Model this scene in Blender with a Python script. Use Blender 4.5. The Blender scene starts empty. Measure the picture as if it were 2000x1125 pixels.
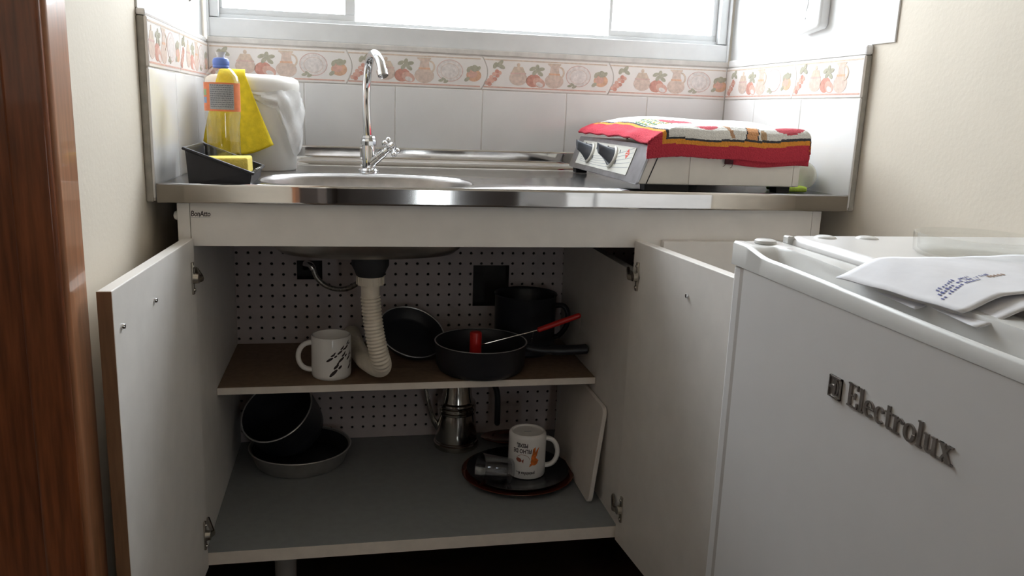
import bpy, bmesh, math, random
from mathutils import Vector, Matrix
random.seed(7)
S = bpy.context.scene
C = S.collection
PI = math.pi

# ------------------------------------------------------------------ camera
cd = bpy.data.cameras.new('camera')
cd.sensor_width = 36.0
cd.lens = 1593.83 / 2000 * 36.0
cd.clip_start = 0.02
cam = bpy.data.objects.new('camera', cd)
C.objects.link(cam)
pit, yaw, roll = 0.2129, 0.2013, 0.0367
_f = Vector((math.sin(yaw) * math.cos(pit), math.cos(yaw) * math.cos(pit), -math.sin(pit)))
_r = Vector((math.cos(yaw), -math.sin(yaw), 0))
_u = _r.cross(_f)
_r2 = math.cos(roll) * _r + math.sin(roll) * _u
_u2 = -math.sin(roll) * _r + math.cos(roll) * _u
mw = Matrix((_r2, _u2, -_f)).transposed().to_4x4()
mw.translation = Vector((0.2956, -1.9125, 0.1288))
cam.matrix_world = mw
S.camera = cam

# ------------------------------------------------------------------ sky, daylight, exposure
w = bpy.data.worlds.new('sky')
S.world = w
w.use_nodes = True
bg = w.node_tree.nodes['Background']
bg.inputs[0].default_value = (0.90, 0.955, 1.0, 1)
bg.inputs[1].default_value = 12.0


def portal(name, loc, rot, sx, sy):
    l = bpy.data.lights.new(name, 'AREA')
    l.shape = 'RECTANGLE'
    l.size, l.size_y = sx, sy
    l.cycles.is_portal = True
    o = bpy.data.objects.new(name, l)
    C.objects.link(o)
    o.location = loc
    o.rotation_euler = rot


portal('window_daylight', (0.6, 0.10, 0.73), (-PI / 2, 0, 0), 1.2, 0.94)
portal('rear_window_daylight', (0.69, -3.03, -0.33), (PI / 2, 0, 0), 0.14, 0.46)
S.view_settings.view_transform = 'Standard'
S.view_settings.look = 'None'
S.view_settings.exposure = 0.0
S.view_settings.gamma = 1.0
S.view_settings.use_curve_mapping = False
S.cycles.use_denoising = True
S.cycles.max_bounces = 10
S.cycles.diffuse_bounces = 7
S.cycles.glossy_bounces = 4
S.cycles.transparent_max_bounces = 16
S.cycles.caustics_reflective = False
S.cycles.caustics_refractive = False
S.cycles.sample_clamp_indirect = 6.0


# ------------------------------------------------------------------ materials
def mat(name, col, rough=0.5, metal=0.0, vary=0.06, scale=30, bump=0.0, bscale=200, stretch=None,
        trans=0.0, ior=1.45, alpha=1.0, spec=None, vcol=False, coat=0.0):
    m = bpy.data.materials.new(name)
    m.use_nodes = True
    nt = m.node_tree
    b = nt.nodes['Principled BSDF']
    b.inputs['Roughness'].default_value = rough
    b.inputs['Metallic'].default_value = metal
    b.inputs['IOR'].default_value = ior
    b.inputs['Transmission Weight'].default_value = trans
    b.inputs['Alpha'].default_value = alpha
    b.inputs['Coat Weight'].default_value = coat
    if spec is not None:
        b.inputs['Specular IOR Level'].default_value = spec
    tc = nt.nodes.new('ShaderNodeTexCoord')
    mp = nt.nodes.new('ShaderNodeMapping')
    nt.links.new(tc.outputs['Object'], mp.inputs[0])
    if stretch:
        mp.inputs['Scale'].default_value = stretch
    nz = nt.nodes.new('ShaderNodeTexNoise')
    nz.inputs['Scale'].default_value = scale
    nz.inputs['Detail'].default_value = 4
    nt.links.new(mp.outputs[0], nz.inputs['Vector'])
    mx = nt.nodes.new('ShaderNodeMix')
    mx.data_type = 'RGBA'
    mx.blend_type = 'MULTIPLY'
    mx.inputs[0].default_value = 1.0
    if vcol:
        at = nt.nodes.new('ShaderNodeVertexColor')
        at.layer_name = 'Col'
        nt.links.new(at.outputs[0], mx.inputs[6])
    else:
        mx.inputs[6].default_value = (*col, 1)
    rp = nt.nodes.new('ShaderNodeMapRange')
    rp.inputs['From Min'].default_value = 0.3
    rp.inputs['From Max'].default_value = 0.7
    rp.inputs['To Min'].default_value = 1 - vary
    rp.inputs['To Max'].default_value = 1 + vary
    nt.links.new(nz.outputs['Fac'], rp.inputs[0])
    nt.links.new(rp.outputs[0], mx.inputs[7])
    nt.links.new(mx.outputs[2], b.inputs['Base Color'])
    if bump:
        n2 = nt.nodes.new('ShaderNodeTexNoise')
        n2.inputs['Scale'].default_value = bscale
        n2.inputs['Detail'].default_value = 3
        nt.links.new(mp.outputs[0], n2.inputs['Vector'])
        bp = nt.nodes.new('ShaderNodeBump')
        bp.inputs['Strength'].default_value = bump
        bp.inputs['Distance'].default_value = 0.002
        nt.links.new(n2.outputs['Fac'], bp.inputs['Height'])
        nt.links.new(bp.outputs[0], b.inputs['Normal'])
    return m


def pane_mat(name, tint=(1, 1, 1), edge=0.6, base=0.04):
    m = bpy.data.materials.new(name)
    m.use_nodes = True
    nt = m.node_tree
    for n in list(nt.nodes):
        if n.type != 'OUTPUT_MATERIAL':
            nt.nodes.remove(n)
    out = nt.nodes['Material Output']
    t = nt.nodes.new('ShaderNodeBsdfTransparent')
    t.inputs[0].default_value = (*tint, 1)
    g = nt.nodes.new('ShaderNodeBsdfGlossy')
    g.inputs['Roughness'].default_value = 0.03
    lw = nt.nodes.new('ShaderNodeLayerWeight')
    pw = nt.nodes.new('ShaderNodeMath')
    pw.operation = 'POWER'
    pw.inputs[1].default_value = 4.0
    fr = nt.nodes.new('ShaderNodeMath')
    fr.operation = 'MULTIPLY_ADD'
    fr.inputs[1].default_value = edge
    fr.inputs[2].default_value = base
    nt.links.new(lw.outputs['Facing'], pw.inputs[0])
    nt.links.new(pw.outputs[0], fr.inputs[0])
    mx = nt.nodes.new('ShaderNodeMixShader')
    nt.links.new(fr.outputs[0], mx.inputs[0])
    nt.links.new(t.outputs[0], mx.inputs[1])
    nt.links.new(g.outputs[0], mx.inputs[2])
    nt.links.new(mx.outputs[0], out.inputs[0])
    return m


MT = dict(
    cream=mat('cream_paint', (0.70, 0.635, 0.54), 0.75, bump=0.15, bscale=120, vary=0.03, scale=6),
    white_wall=mat('white_laminate_panel', (0.82, 0.82, 0.82), 0.5, vary=0.02),
    tile=mat('white_glazed_tile', (0.87, 0.86, 0.86), 0.12, vary=0.03, scale=9, bump=0.03, bscale=14),
    border=mat('border_glaze', (0.88, 0.84, 0.82), 0.15, vary=0.04, scale=12),
    motif=mat('border_print', (1, 1, 1), 0.2, vary=0.12, scale=160, vcol=True),
    grout=mat('grout', (0.70, 0.67, 0.64), 0.9, bump=0.2, vary=0.1, scale=40),
    mortar=mat('tile_edge_mortar', (0.42, 0.40, 0.36), 0.9, bump=0.3, vary=0.12, scale=60),
    bowlsteel=mat('dull_bowl_steel', (0.44, 0.42, 0.41), 0.34, 1.0, vary=0.1, scale=40),
    steel=mat('brushed_steel', (0.42, 0.41, 0.41), 0.17, 1.0, vary=0.12, scale=60, stretch=(1, 14, 14), bump=0.02, bscale=150),
    mirror=mat('polished_steel', (0.66, 0.64, 0.62), 0.07, 1.0, vary=0.06, scale=14, stretch=(1, 3, 3)),
    chrome=mat('chrome', (0.72, 0.72, 0.73), 0.07, 1.0, vary=0.02),
    alu=mat('window_aluminium', (0.78, 0.79, 0.80), 0.42, 0.25, vary=0.04, scale=20),
    mdf=mat('white_melamine', (0.80, 0.77, 0.74), 0.38, vary=0.03, scale=25, bump=0.02),
    mdf_edge=mat('white_edge_band', (0.82, 0.74, 0.66), 0.5, vary=0.05, scale=40),
    edge_brown=mat('brown_edge_band', (0.23, 0.13, 0.075), 0.35, vary=0.12, scale=30, stretch=(8, 8, 0.6)),
    shelf=mat('raw_brown_board', (0.25, 0.17, 0.11), 0.7, vary=0.15, scale=80),
    cabfloor=mat('grey_board', (0.25, 0.26, 0.265), 0.55, vary=0.05, scale=60),
    peg=mat('perforated_hardboard', (0.52, 0.45, 0.44), 0.7, vary=0.06, scale=30),
    wood=mat('varnished_wood', (0.21, 0.065, 0.025), 0.3, vary=0.35, scale=22, stretch=(7, 7, 0.5), coat=0.3),
    wood_edge=mat('varnished_wood_casing', (0.36, 0.16, 0.08), 0.28, vary=0.2, scale=22, stretch=(7, 7, 0.5), coat=0.4),  # lighter copy of the wood: light on the casing put into its colour
    floor=mat('dark_floor_tile', (0.07, 0.045, 0.03), 0.35, vary=0.2, scale=8),
    fridge=mat('white_enamel', (0.74, 0.73, 0.73), 0.28, vary=0.01, bump=0.01, bscale=300),
    fridge_cap=mat('light_grey_plastic', (0.68, 0.68, 0.67), 0.25, vary=0.02),
    fridge_groove=mat('grey_gasket', (0.46, 0.43, 0.41), 0.6),
    badge=mat('badge_metal', (0.36, 0.33, 0.31), 0.3, 0.8, vary=0.15, scale=90),
    paper=mat('white_envelope_paper', (0.77, 0.77, 0.81), 0.85, vary=0.04, scale=30, bump=0.12, bscale=60),
    ink=mat('blue_ink', (0.10, 0.11, 0.30), 0.8),
    ink_brown=mat('brown_ink', (0.34, 0.22, 0.16), 0.8),
    dishglass=pane_mat('clear_dish_glass', (0.97, 0.975, 0.97)),
    tumbler=pane_mat('clear_tumbler_glass', (0.93, 0.94, 0.96), 0.95, 0.10),
    pane=pane_mat('window_glass', (0.96, 0.97, 0.97)),
    bottle=pane_mat('clear_bottle_plastic', (0.95, 0.94, 0.90), 0.8, 0.09),
    blue=mat('blue_plastic', (0.17, 0.28, 0.76), 0.35),
    capwhite=mat('white_plastic', (0.80, 0.79, 0.76), 0.4, vary=0.02),
    bucket=mat('white_bucket_plastic', (0.90, 0.88, 0.84), 0.38, vary=0.02, scale=15),
    bag=mat('thin_white_plastic_film', (0.88, 0.88, 0.88), 0.25, alpha=0.62, vary=0.06, scale=60, bump=0.5, bscale=90),
    cloth=mat('yellow_cloth', (0.88, 0.68, 0.03), 0.9, vary=0.12, scale=70, bump=0.35, bscale=350),
    label=mat('orange_label', (0.85, 0.25, 0.10), 0.4, vary=0.08, scale=90),
    labelsilver=mat('grey_label_print', (0.42, 0.43, 0.46), 0.45, vary=0.15, scale=500),
    labelink=mat('label_text_ink', (0.16, 0.16, 0.19), 0.6),
    labelblue=mat('label_blue', (0.30, 0.42, 0.62), 0.5),
    labelgreen=mat('label_green', (0.36, 0.50, 0.25), 0.5),
    tray=mat('black_plastic', (0.028, 0.028, 0.034), 0.42, vary=0.1, scale=60),
    sponge=mat('yellow_sponge', (0.90, 0.72, 0.16), 0.95, vary=0.08, scale=200, bump=0.5, bscale=500),
    lime=mat('lime_sponge', (0.55, 0.75, 0.12), 0.95, vary=0.1, scale=200, bump=0.5, bscale=500),
    stove=mat('white_stove_enamel', (0.86, 0.83, 0.78), 0.35, vary=0.05, scale=18),
    stoveface=mat('scuffed_steel_face', (0.42, 0.42, 0.45), 0.3, 0.9, vary=0.2, scale=25),
    stoveplate=mat('cream_control_plate', (0.76, 0.75, 0.69), 0.35, vary=0.04),
    knob=mat('grey_black_knob', (0.09, 0.10, 0.12), 0.3, vary=0.05),
    red_emblem=mat('red_print', (0.75, 0.09, 0.06), 0.5),
    towel=mat('terry_towel', (1, 1, 1), 0.95, vary=0.10, scale=330, bump=0.9, bscale=420, vcol=True),
    amber_bottle=pane_mat('cloudy_bottle', (0.93, 0.93, 0.86)),
    cloudy=mat('cloudy_plastic', (0.80, 0.79, 0.68), 0.2, alpha=0.55, vary=0.06),
    rubber=mat('black_rubber', (0.025, 0.025, 0.028), 0.6),
    mug=mat('white_ceramic', (0.90, 0.87, 0.84), 0.15, vary=0.02),
    mugprint=mat('dark_mug_print', (0.035, 0.02, 0.02), 0.4),
    fish=mat('orange_mug_print', (0.72, 0.17, 0.03), 0.4, vary=0.35, scale=120),
    fishred=mat('brown_mug_print', (0.33, 0.09, 0.06), 0.4, vary=0.25, scale=120),
    hose=mat('ivory_hose_plastic', (0.70, 0.63, 0.53), 0.45, vary=0.06, scale=60),
    braid=mat('braided_steel', (0.40, 0.38, 0.35), 0.35, 0.9, vary=0.4, scale=260),
    pan=mat('black_nonstick', (0.024, 0.024, 0.028), 0.35, vary=0.1),
    panrim=mat('worn_pan_rim', (0.62, 0.61, 0.60), 0.3, 0.6),  # rim highlight put into a lighter metal colour
    cakepan=mat('dull_aluminium', (0.50, 0.48, 0.46), 0.35, 0.7, vary=0.15, scale=20),
    redplastic=mat('red_plastic', (0.55, 0.018, 0.015), 0.3, vary=0.05),
    pot=mat('coffee_pot_steel', (0.52, 0.49, 0.44), 0.14, 1.0, vary=0.06, scale=12),
    smoke=mat('black_smoked_glass', (0.005, 0.005, 0.006), 0.22, vary=0.05),
    amber=mat('amber_brown_glass', (0.085, 0.022, 0.012), 0.1, vary=0.2, scale=20),
    board=mat('white_cutting_board', (0.78, 0.72, 0.67), 0.5, vary=0.03),
    hinge=mat('nickel_hinge', (0.50, 0.46, 0.40), 0.25, 1.0, vary=0.15, scale=120),
    leg=mat('grey_cabinet_leg', (0.34, 0.32, 0.30), 0.5),
    slot=mat('grey_slot', (0.40, 0.40, 0.40), 0.6),
    dim_wall=mat('dark_wood_panelling', (0.035, 0.022, 0.015), 0.6),  # unseen lower walls made dark to cut bounce light
    ground=mat('pale_concrete', (0.38, 0.37, 0.35), 0.9),
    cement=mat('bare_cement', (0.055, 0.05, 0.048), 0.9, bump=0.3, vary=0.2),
    ceiling=mat('ceiling_paint', (0.80, 0.78, 0.75), 0.8),
)


# ------------------------------------------------------------------ mesh helpers
class G:
    def __init__(s):
        s.v, s.f, s.c = [], [], []

    def add(s, vs, fs, col=None):
        b = len(s.v)
        s.v += [Vector(p) for p in vs]
        for f in fs:
            s.f.append([i + b for i in f])
            s.c.append(col)
        return s

    def box(s, x0, y0, z0, x1, y1, z1, col=None, M=None):
        vs = [Vector((x, y, z)) for z in (z0, z1) for y in (y0, y1) for x in (x0, x1)]
        if M is not None:
            vs = [M @ p for p in vs]
        return s.add(vs, [(0, 2, 3, 1), (4, 5, 7, 6), (0, 1, 5, 4), (2, 6, 7, 3), (0, 4, 6, 2), (1, 3, 7, 5)], col)

    def lathe(s, prof, M=Matrix.Identity(4), n=40, sx=1, sy=1, cap0=False, cap1=False, col=None):
        vs = []
        for r, z in prof:
            for k in range(n):
                a = 2 * PI * k / n
                vs.append(M @ Vector((r * math.cos(a) * sx, r * math.sin(a) * sy, z)))
        fs = []
        for j in range(len(prof) - 1):
            for k in range(n):
                k2 = (k + 1) % n
                fs.append((j * n + k, j * n + k2, (j + 1) * n + k2, (j + 1) * n + k))
        if cap0:
            fs.append(tuple(range(n - 1, -1, -1)))
        if cap1:
            b = (len(prof) - 1) * n
            fs.append(tuple(range(b, b + n)))
        return s.add(vs, fs, col)

    def tube(s, pts, rad, n=12, caps=True, flat=1.0, col=None):
        pts = [Vector(p) for p in pts]
        if not isinstance(rad, (list, tuple)):
            rad = [rad] * len(pts)
        T = []
        for i in range(len(pts)):
            a = pts[max(0, i - 1)]
            b = pts[min(len(pts) - 1, i + 1)]
            T.append((b - a).normalized())
        up = Vector((0, 0, 1)) if abs(T[0].z) < 0.9 else Vector((0, 1, 0))
        N = (up - T[0] * up.dot(T[0])).normalized()
        vs = []
        for i, p in enumerate(pts):
            N = (N - T[i] * N.dot(T[i])).normalized()
            B = T[i].cross(N)
            for k in range(n):
                a = 2 * PI * k / n
                vs.append(p + rad[i] * (math.cos(a) * N + flat * math.sin(a) * B))
        fs = []
        for i in range(len(pts) - 1):
            for k in range(n):
                k2 = (k + 1) % n
                fs.append((i * n + k, i * n + k2, (i + 1) * n + k2, (i + 1) * n + k))
        if caps:
            fs.append(tuple(range(n - 1, -1, -1)))
            b = (len(pts) - 1) * n
            fs.append(tuple(range(b, b + n)))
        return s.add(vs, fs, col)

    def prism(s, poly, M, d, col=None):
        """extrude 2-D polygon (u,v) by d along local w; M maps (u,v,w) to world"""
        n = len(poly)
        vs = [M @ Vector((u, v, 0)) for u, v in poly] + [M @ Vector((u, v, d)) for u, v in poly]
        fs = [tuple(range(n - 1, -1, -1)), tuple(range(n, 2 * n))]
        for k in range(n):
            k2 = (k + 1) % n
            fs.append((k, k2, n + k2, n + k))
        return s.add(vs, fs, col)

    def grid(s, P, col=None):
        """P[i][j] points"""
        ni, nj = len(P), len(P[0])
        vs = [p for row in P for p in row]
        fs = [(i * nj + j, i * nj + j + 1, (i + 1) * nj + j + 1, (i + 1) * nj + j) for i in range(ni - 1) for j in range(nj - 1)]
        return s.add(vs, fs, col)

    def xf(s, M):
        s.v = [M @ p for p in s.v]
        return s


def frame(o, u, v, w):
    M = Matrix((Vector(u), Vector(v), Vector(w))).transposed().to_4x4()
    M.translation = Vector(o)
    return M


def axisM(o, d, up=(0, 0, 1)):
    d = Vector(d).normalized()
    u = Vector(up)
    if abs(u.dot(d)) > 0.95:
        u = Vector((1, 0, 0))
    x = u.cross(d).normalized()
    y = d.cross(x)
    return frame(o, x, y, d)


def spline(pts, n=8):
    pts = [Vector(p) for p in pts]
    out = []
    for i in range(len(pts) - 1):
        p0 = pts[max(0, i - 1)]; p1 = pts[i]; p2 = pts[i + 1]; p3 = pts[min(len(pts) - 1, i + 2)]
        for k in range(n):
            t = k / n
            out.append(0.5 * ((2 * p1) + (p2 - p0) * t + (2 * p0 - 5 * p1 + 4 * p2 - p3) * t * t + (3 * p1 - p0 - 3 * p2 + p3) * t ** 3))
    out.append(pts[-1])
    return out


def rootloc(o):
    while o.parent:
        o = o.parent
    return Vector(o.location)


def ob(name, g, m, parent=None, label=None, bev=0, seg=2, smooth=35, cat=None, group=None, kind=None, solid=0, tri=False):
    me = bpy.data.meshes.new(name)
    if parent is not None:
        off = rootloc(parent)
    else:
        xs = [p.x for p in g.v]; ys = [p.y for p in g.v]; zs = [p.z for p in g.v]
        off = Vector(((min(xs) + max(xs)) / 2, (min(ys) + max(ys)) / 2, min(zs)))
    me.from_pydata([p - off for p in g.v], [], g.f)
    if any(c is not None for c in g.c):
        ca = me.color_attributes.new('Col', 'FLOAT_COLOR', 'CORNER')
        i = 0
        for f, c in zip(g.f, g.c):
            for _ in f:
                ca.data[i].color = (*(c or (1, 1, 1)), 1)
                i += 1
    bm = bmesh.new()
    bm.from_mesh(me)
    bmesh.ops.recalc_face_normals(bm, faces=bm.faces)
    bm.to_mesh(me)
    bm.free()
    me.materials.append(MT[m] if isinstance(m, str) else m)
    o = bpy.data.objects.new(name, me)
    C.objects.link(o)
    if parent is not None:
        o.parent = parent
    else:
        o.location = off
    if smooth:
        me.shade_smooth()
        me.set_sharp_from_angle(angle=math.radians(smooth))
    if solid:
        md = o.modifiers.new('solid', 'SOLIDIFY')
        md.thickness = solid
        md.offset = 0
    if bev:
        md = o.modifiers.new('bevel', 'BEVEL')
        md.width = bev
        md.segments = seg
        md.limit_method = 'ANGLE'
        md.angle_limit = math.radians(40)
    for k, v in (('label', label), ('category', cat), ('group', group), ('kind', kind)):
        if v:
            o[k] = v
    return o


def thing(name, label, cat, loc, group=None):
    o = bpy.data.objects.new(name, None)
    C.objects.link(o)
    o.location = loc
    o.empty_display_size = 0.05
    o['label'] = label
    o['category'] = cat
    if group:
        o['group'] = group
    return o


def setting(name, loc=(0, 0, 0)):
    o = bpy.data.objects.new(name, None)
    C.objects.link(o)
    o.location = loc
    o['kind'] = 'structure'
    return o


def share(name, src, parent, loc=None):
    o = src.copy()
    o.name = name
    C.objects.link(o)
    o.parent = parent
    if loc is not None:
        o.location = loc
    return o


def textmesh(body, size, M, depth=0.0006, sx=1.0, shear=0.0, align='LEFT', spacing=1.0, bend=None, bold=0.0):
    cu = bpy.data.curves.new('t', 'FONT')
    cu.body = body
    cu.size = size
    cu.align_x = align
    cu.extrude = depth / 2
    cu.offset = bold
    cu.shear = shear
    cu.space_character = spacing
    cu.resolution_u = 2
    o = bpy.data.objects.new('t', cu)
    C.objects.link(o)
    dg = bpy.context.evaluated_depsgraph_get()
    dg.update()
    me = bpy.data.meshes.new_from_object(o.evaluated_get(dg))
    g = G()
    vs = [Vector((v.co.x * sx, v.co.y, v.co.z + depth / 2)) for v in me.vertices]
    if bend:
        vs = [bend(p) for p in vs]
    else:
        vs = [M @ p for p in vs]
    g.add(vs, [tuple(p.vertices) for p in me.polygons])
    bpy.data.objects.remove(o)
    bpy.data.curves.remove(cu)
    bpy.data.meshes.remove(me)
    return g


# ================================================================== ROOM SHELL
W, D = 1.2, 0.554
XL, XR = -0.015, 1.215
FZ, CZ = -0.82, 1.75

ob('floor', G().box(-1.4, -3.15, FZ - 0.05, 1.32, 0.2, FZ), 'floor', smooth=0, kind='structure')
ob('ceiling', G().box(-1.4, -3.15, CZ, 1.32, 0.2, CZ + 0.05), 'ceiling', smooth=0, kind='structure')

wl = setting('wall_left', (XL, -0.5, FZ))
ob('plaster', G().box(XL - 0.12, -0.9205, FZ, XL, 0.1, CZ), 'cream', wl, smooth=0)
ob('plaster', G().box(XL - 0.12, -3.15, FZ, XL, -1.78, 0.1), 'dim_wall', wl, smooth=0)
ob('upper_plaster', G().box(XL - 0.12, -3.15, 0.1, XL, -1.78, CZ), 'cream', wl, smooth=0)
ob('plaster', G().box(XL - 0.12, -1.78, 1.28, XL, -0.92, CZ), 'cream', wl, smooth=0)
ob('wall_hall', G().box(-1.4, -3.15, FZ, -1.3, 0.2, CZ), 'dim_wall', smooth=0, kind='structure')  # unseen wall added past the doorway to block sky light
wr = setting('wall_right', (XR, -0.5, FZ))
ob('plaster', G().box(XR, -1.95, FZ, XR + 0.1, 0.1, CZ), 'cream', wr, smooth=0)
ob('plaster', G().box(XR, -3.15, FZ, XR + 0.1, -1.95, 0.1), 'dim_wall', wr, smooth=0)
ob('upper_plaster', G().box(XR, -3.15, 0.1, XR + 0.1, -1.95, CZ), 'cream', wr, smooth=0)
wb = setting('wall_back', (0.6, 0.015, FZ))
ob('plaster', G().box(XL, 0.013, -0.06, XR, 0.1, 0.258), 'cream', wb, smooth=0)
ob('bare_cement', G().box(XL, 0.0, FZ, XR, 0.1, -0.06), 'cement', wb, smooth=0)  # cement darkened to put shade behind the panel holes
ob('plaster', G().box(XL, 0.013, 1.2, XR, 0.1, CZ), 'cream', wb, smooth=0)
wre = setting('wall_rear', (0.6, -3.0, FZ))
gr = G().box(-1.3, -3.15, FZ, 0.62, -3.0, CZ).box(0.76, -3.15, FZ, XR, -3.0, CZ)
gr.box(0.62, -3.15, FZ, 0.76, -3.0, -0.56).box(0.62, -3.15, -0.10, 0.76, -3.0, CZ)
ob('plaster', gr, 'dim_wall', wre, smooth=0)  # unseen rear walls invented: dark low down, cream above, to steer bounce light
ob('upper_plaster', G().box(-1.3, -3.002, 0.1, XR, -2.999, CZ), 'cream', wre, smooth=0)
w2 = setting('window_2', (0.69, -3.1, -0.56))
g = G()
for a in ((0.62, -0.56, 0.632, -0.10), (0.748, -0.56, 0.76, -0.10), (0.632, -0.56, 0.748, -0.548), (0.632, -0.112, 0.748, -0.10)):
    g.box(a[0], -3.10, a[1], a[2], -3.06, a[3])
ob('window_frame', g, 'alu', w2, smooth=0)
ob('pane', G().box(0.632, -3.082, -0.548, 0.748, -3.078, -0.112), 'pane', w2, smooth=0)
# ground added unseen far below the window, bounces sky light to the ceiling
ob('ground', G().box(-60, 0.6, -4.1, 60, 90, -4.0), 'ground', smooth=0, kind='structure')

# doorway at the left: varnished jamb and casing
trim = setting('trim_1', (XL, -0.93, FZ))
ob('jamb_lining', G().box(-0.16, -0.945, FZ, XL - 0.002, -0.921, 1.28), 'wood', trim, smooth=0, bev=0.002)
ob('door_stop', G().box(-0.16, -0.957, FZ, -0.052, -0.944, 1.28), 'wood', trim, smooth=0, bev=0.003)
ob('casing', G().box(XL, -0.985, FZ, 0.0, -0.917, 1.34), 'wood_edge', trim, bev=0.006, seg=3)
ob('casing_return', G().box(-0.045, -0.992, FZ, -0.004, -0.944, 1.28), 'wood', trim, bev=0.004)

# bed of mortar behind the tiles
ZB, ZT = 0.175, 0.250
ob('tile_bed', G().box(XL, -0.5525, -0.03, -0.0035, 0.0, ZT), 'mortar', wl, smooth=0, bev=0.003)
ob('tile_bed', G().box(1.2035, -0.5525, -0.03, XR, 0.0, ZT), 'mortar', wr, smooth=0, bev=0.003)
ob('tile_bed', G().box(XL, 0.0011, -0.058, XR, 0.0135, ZT + 0.006), 'grout', wb, smooth=0)
# white boards above the tiles
ob('upper_panel', G().box(XL, -0.5515, 0.2605, -0.0115, 0.012, CZ - 0.01), 'white_wall', wl, smooth=0, bev=0.001)
ob('upper_panel', G().box(1.2115, -0.613, 0.268, XR, 0.012, CZ - 0.01), 'white_wall', wr, smooth=0, bev=0.001)
ob('tile_cap', G().box(XL, -0.5535, 0.2505, -0.0005, 0.0, 0.2605), 'tile', wl, smooth=0, bev=0.003)
ob('tile_cap', G().box(1.2005, -0.5535, 0.2505, XR, 0.0, 0.268), 'tile', wr, smooth=0, bev=0.004)
ob('grout_sheet', G().box(-0.0036, -0.551, -0.028, -0.0011, 0.0, ZT), 'grout', wl, smooth=0)
ob('grout_sheet', G().box(1.2011, -0.551, -0.028, 1.2036, 0.0, ZT), 'grout', wr, smooth=0)

# --- white field tiles, one object each
FR = {'back': lambda u, v: frame((u, 0.004, v), (1, 0, 0), (0, 0, 1), (0, -1, 0)),
      'left': lambda u, v: frame((-0.004, u, v), (0, 1, 0), (0, 0, 1), (1, 0, 0)),
      'right': lambda u, v: frame((1.204, -u, v), (0, -1, 0), (0, 0, 1), (-1, 0, 0))}


def tiles(wall, side, cuts, z0, z1):
    for a, b in zip(cuts, cuts[1:]):
        j = 0.0009
        M = FR[side](0, 0)
        poly = [(a + j, z0 + j), (b - j, z0 + j), (b - j, z1 - j), (a + j, z1 - j)]
        ob('tile', G().prism(poly, M, 0.0042), 'tile', wall, bev=0.0016, smooth=30)


tiles(wb, 'back', [0.0, 0.2, 0.4, 0.6, 0.8, 1.0, 1.2], -0.025, ZB)
tiles(wl, 'left', [-0.554, -0.354, -0.154, 0.0], -0.025, ZB)
tiles(wr, 'right', [0.0, 0.154, 0.354, 0.554], -0.025, ZB)


# --- decorated border tiles: printed fruit and crockery in slight relief
def ell(cx, cy, rx, ry, n=16, rot=0):
    c, s_ = math.cos(rot), math.sin(rot)
    return [(cx + rx * math.cos(2 * PI * k / n) * c - ry * math.sin(2 * PI * k / n) * s_,
             cy + rx * math.cos(2 * PI * k / n) * s_ + ry * math.sin(2 * PI * k / n) * c) for k in range(n)]


RED, LRED = (0.66, 0.34, 0.28), (0.74, 0.47, 0.40)
GRN, OCH = (0.47, 0.45, 0.36), (0.70, 0.57, 0.47)
CRM, PNK = (0.72, 0.58, 0.51), (0.70, 0.50, 0.46)
ORG, WHT = (0.76, 0.48, 0.34), (0.80, 0.74, 0.72)


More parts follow.
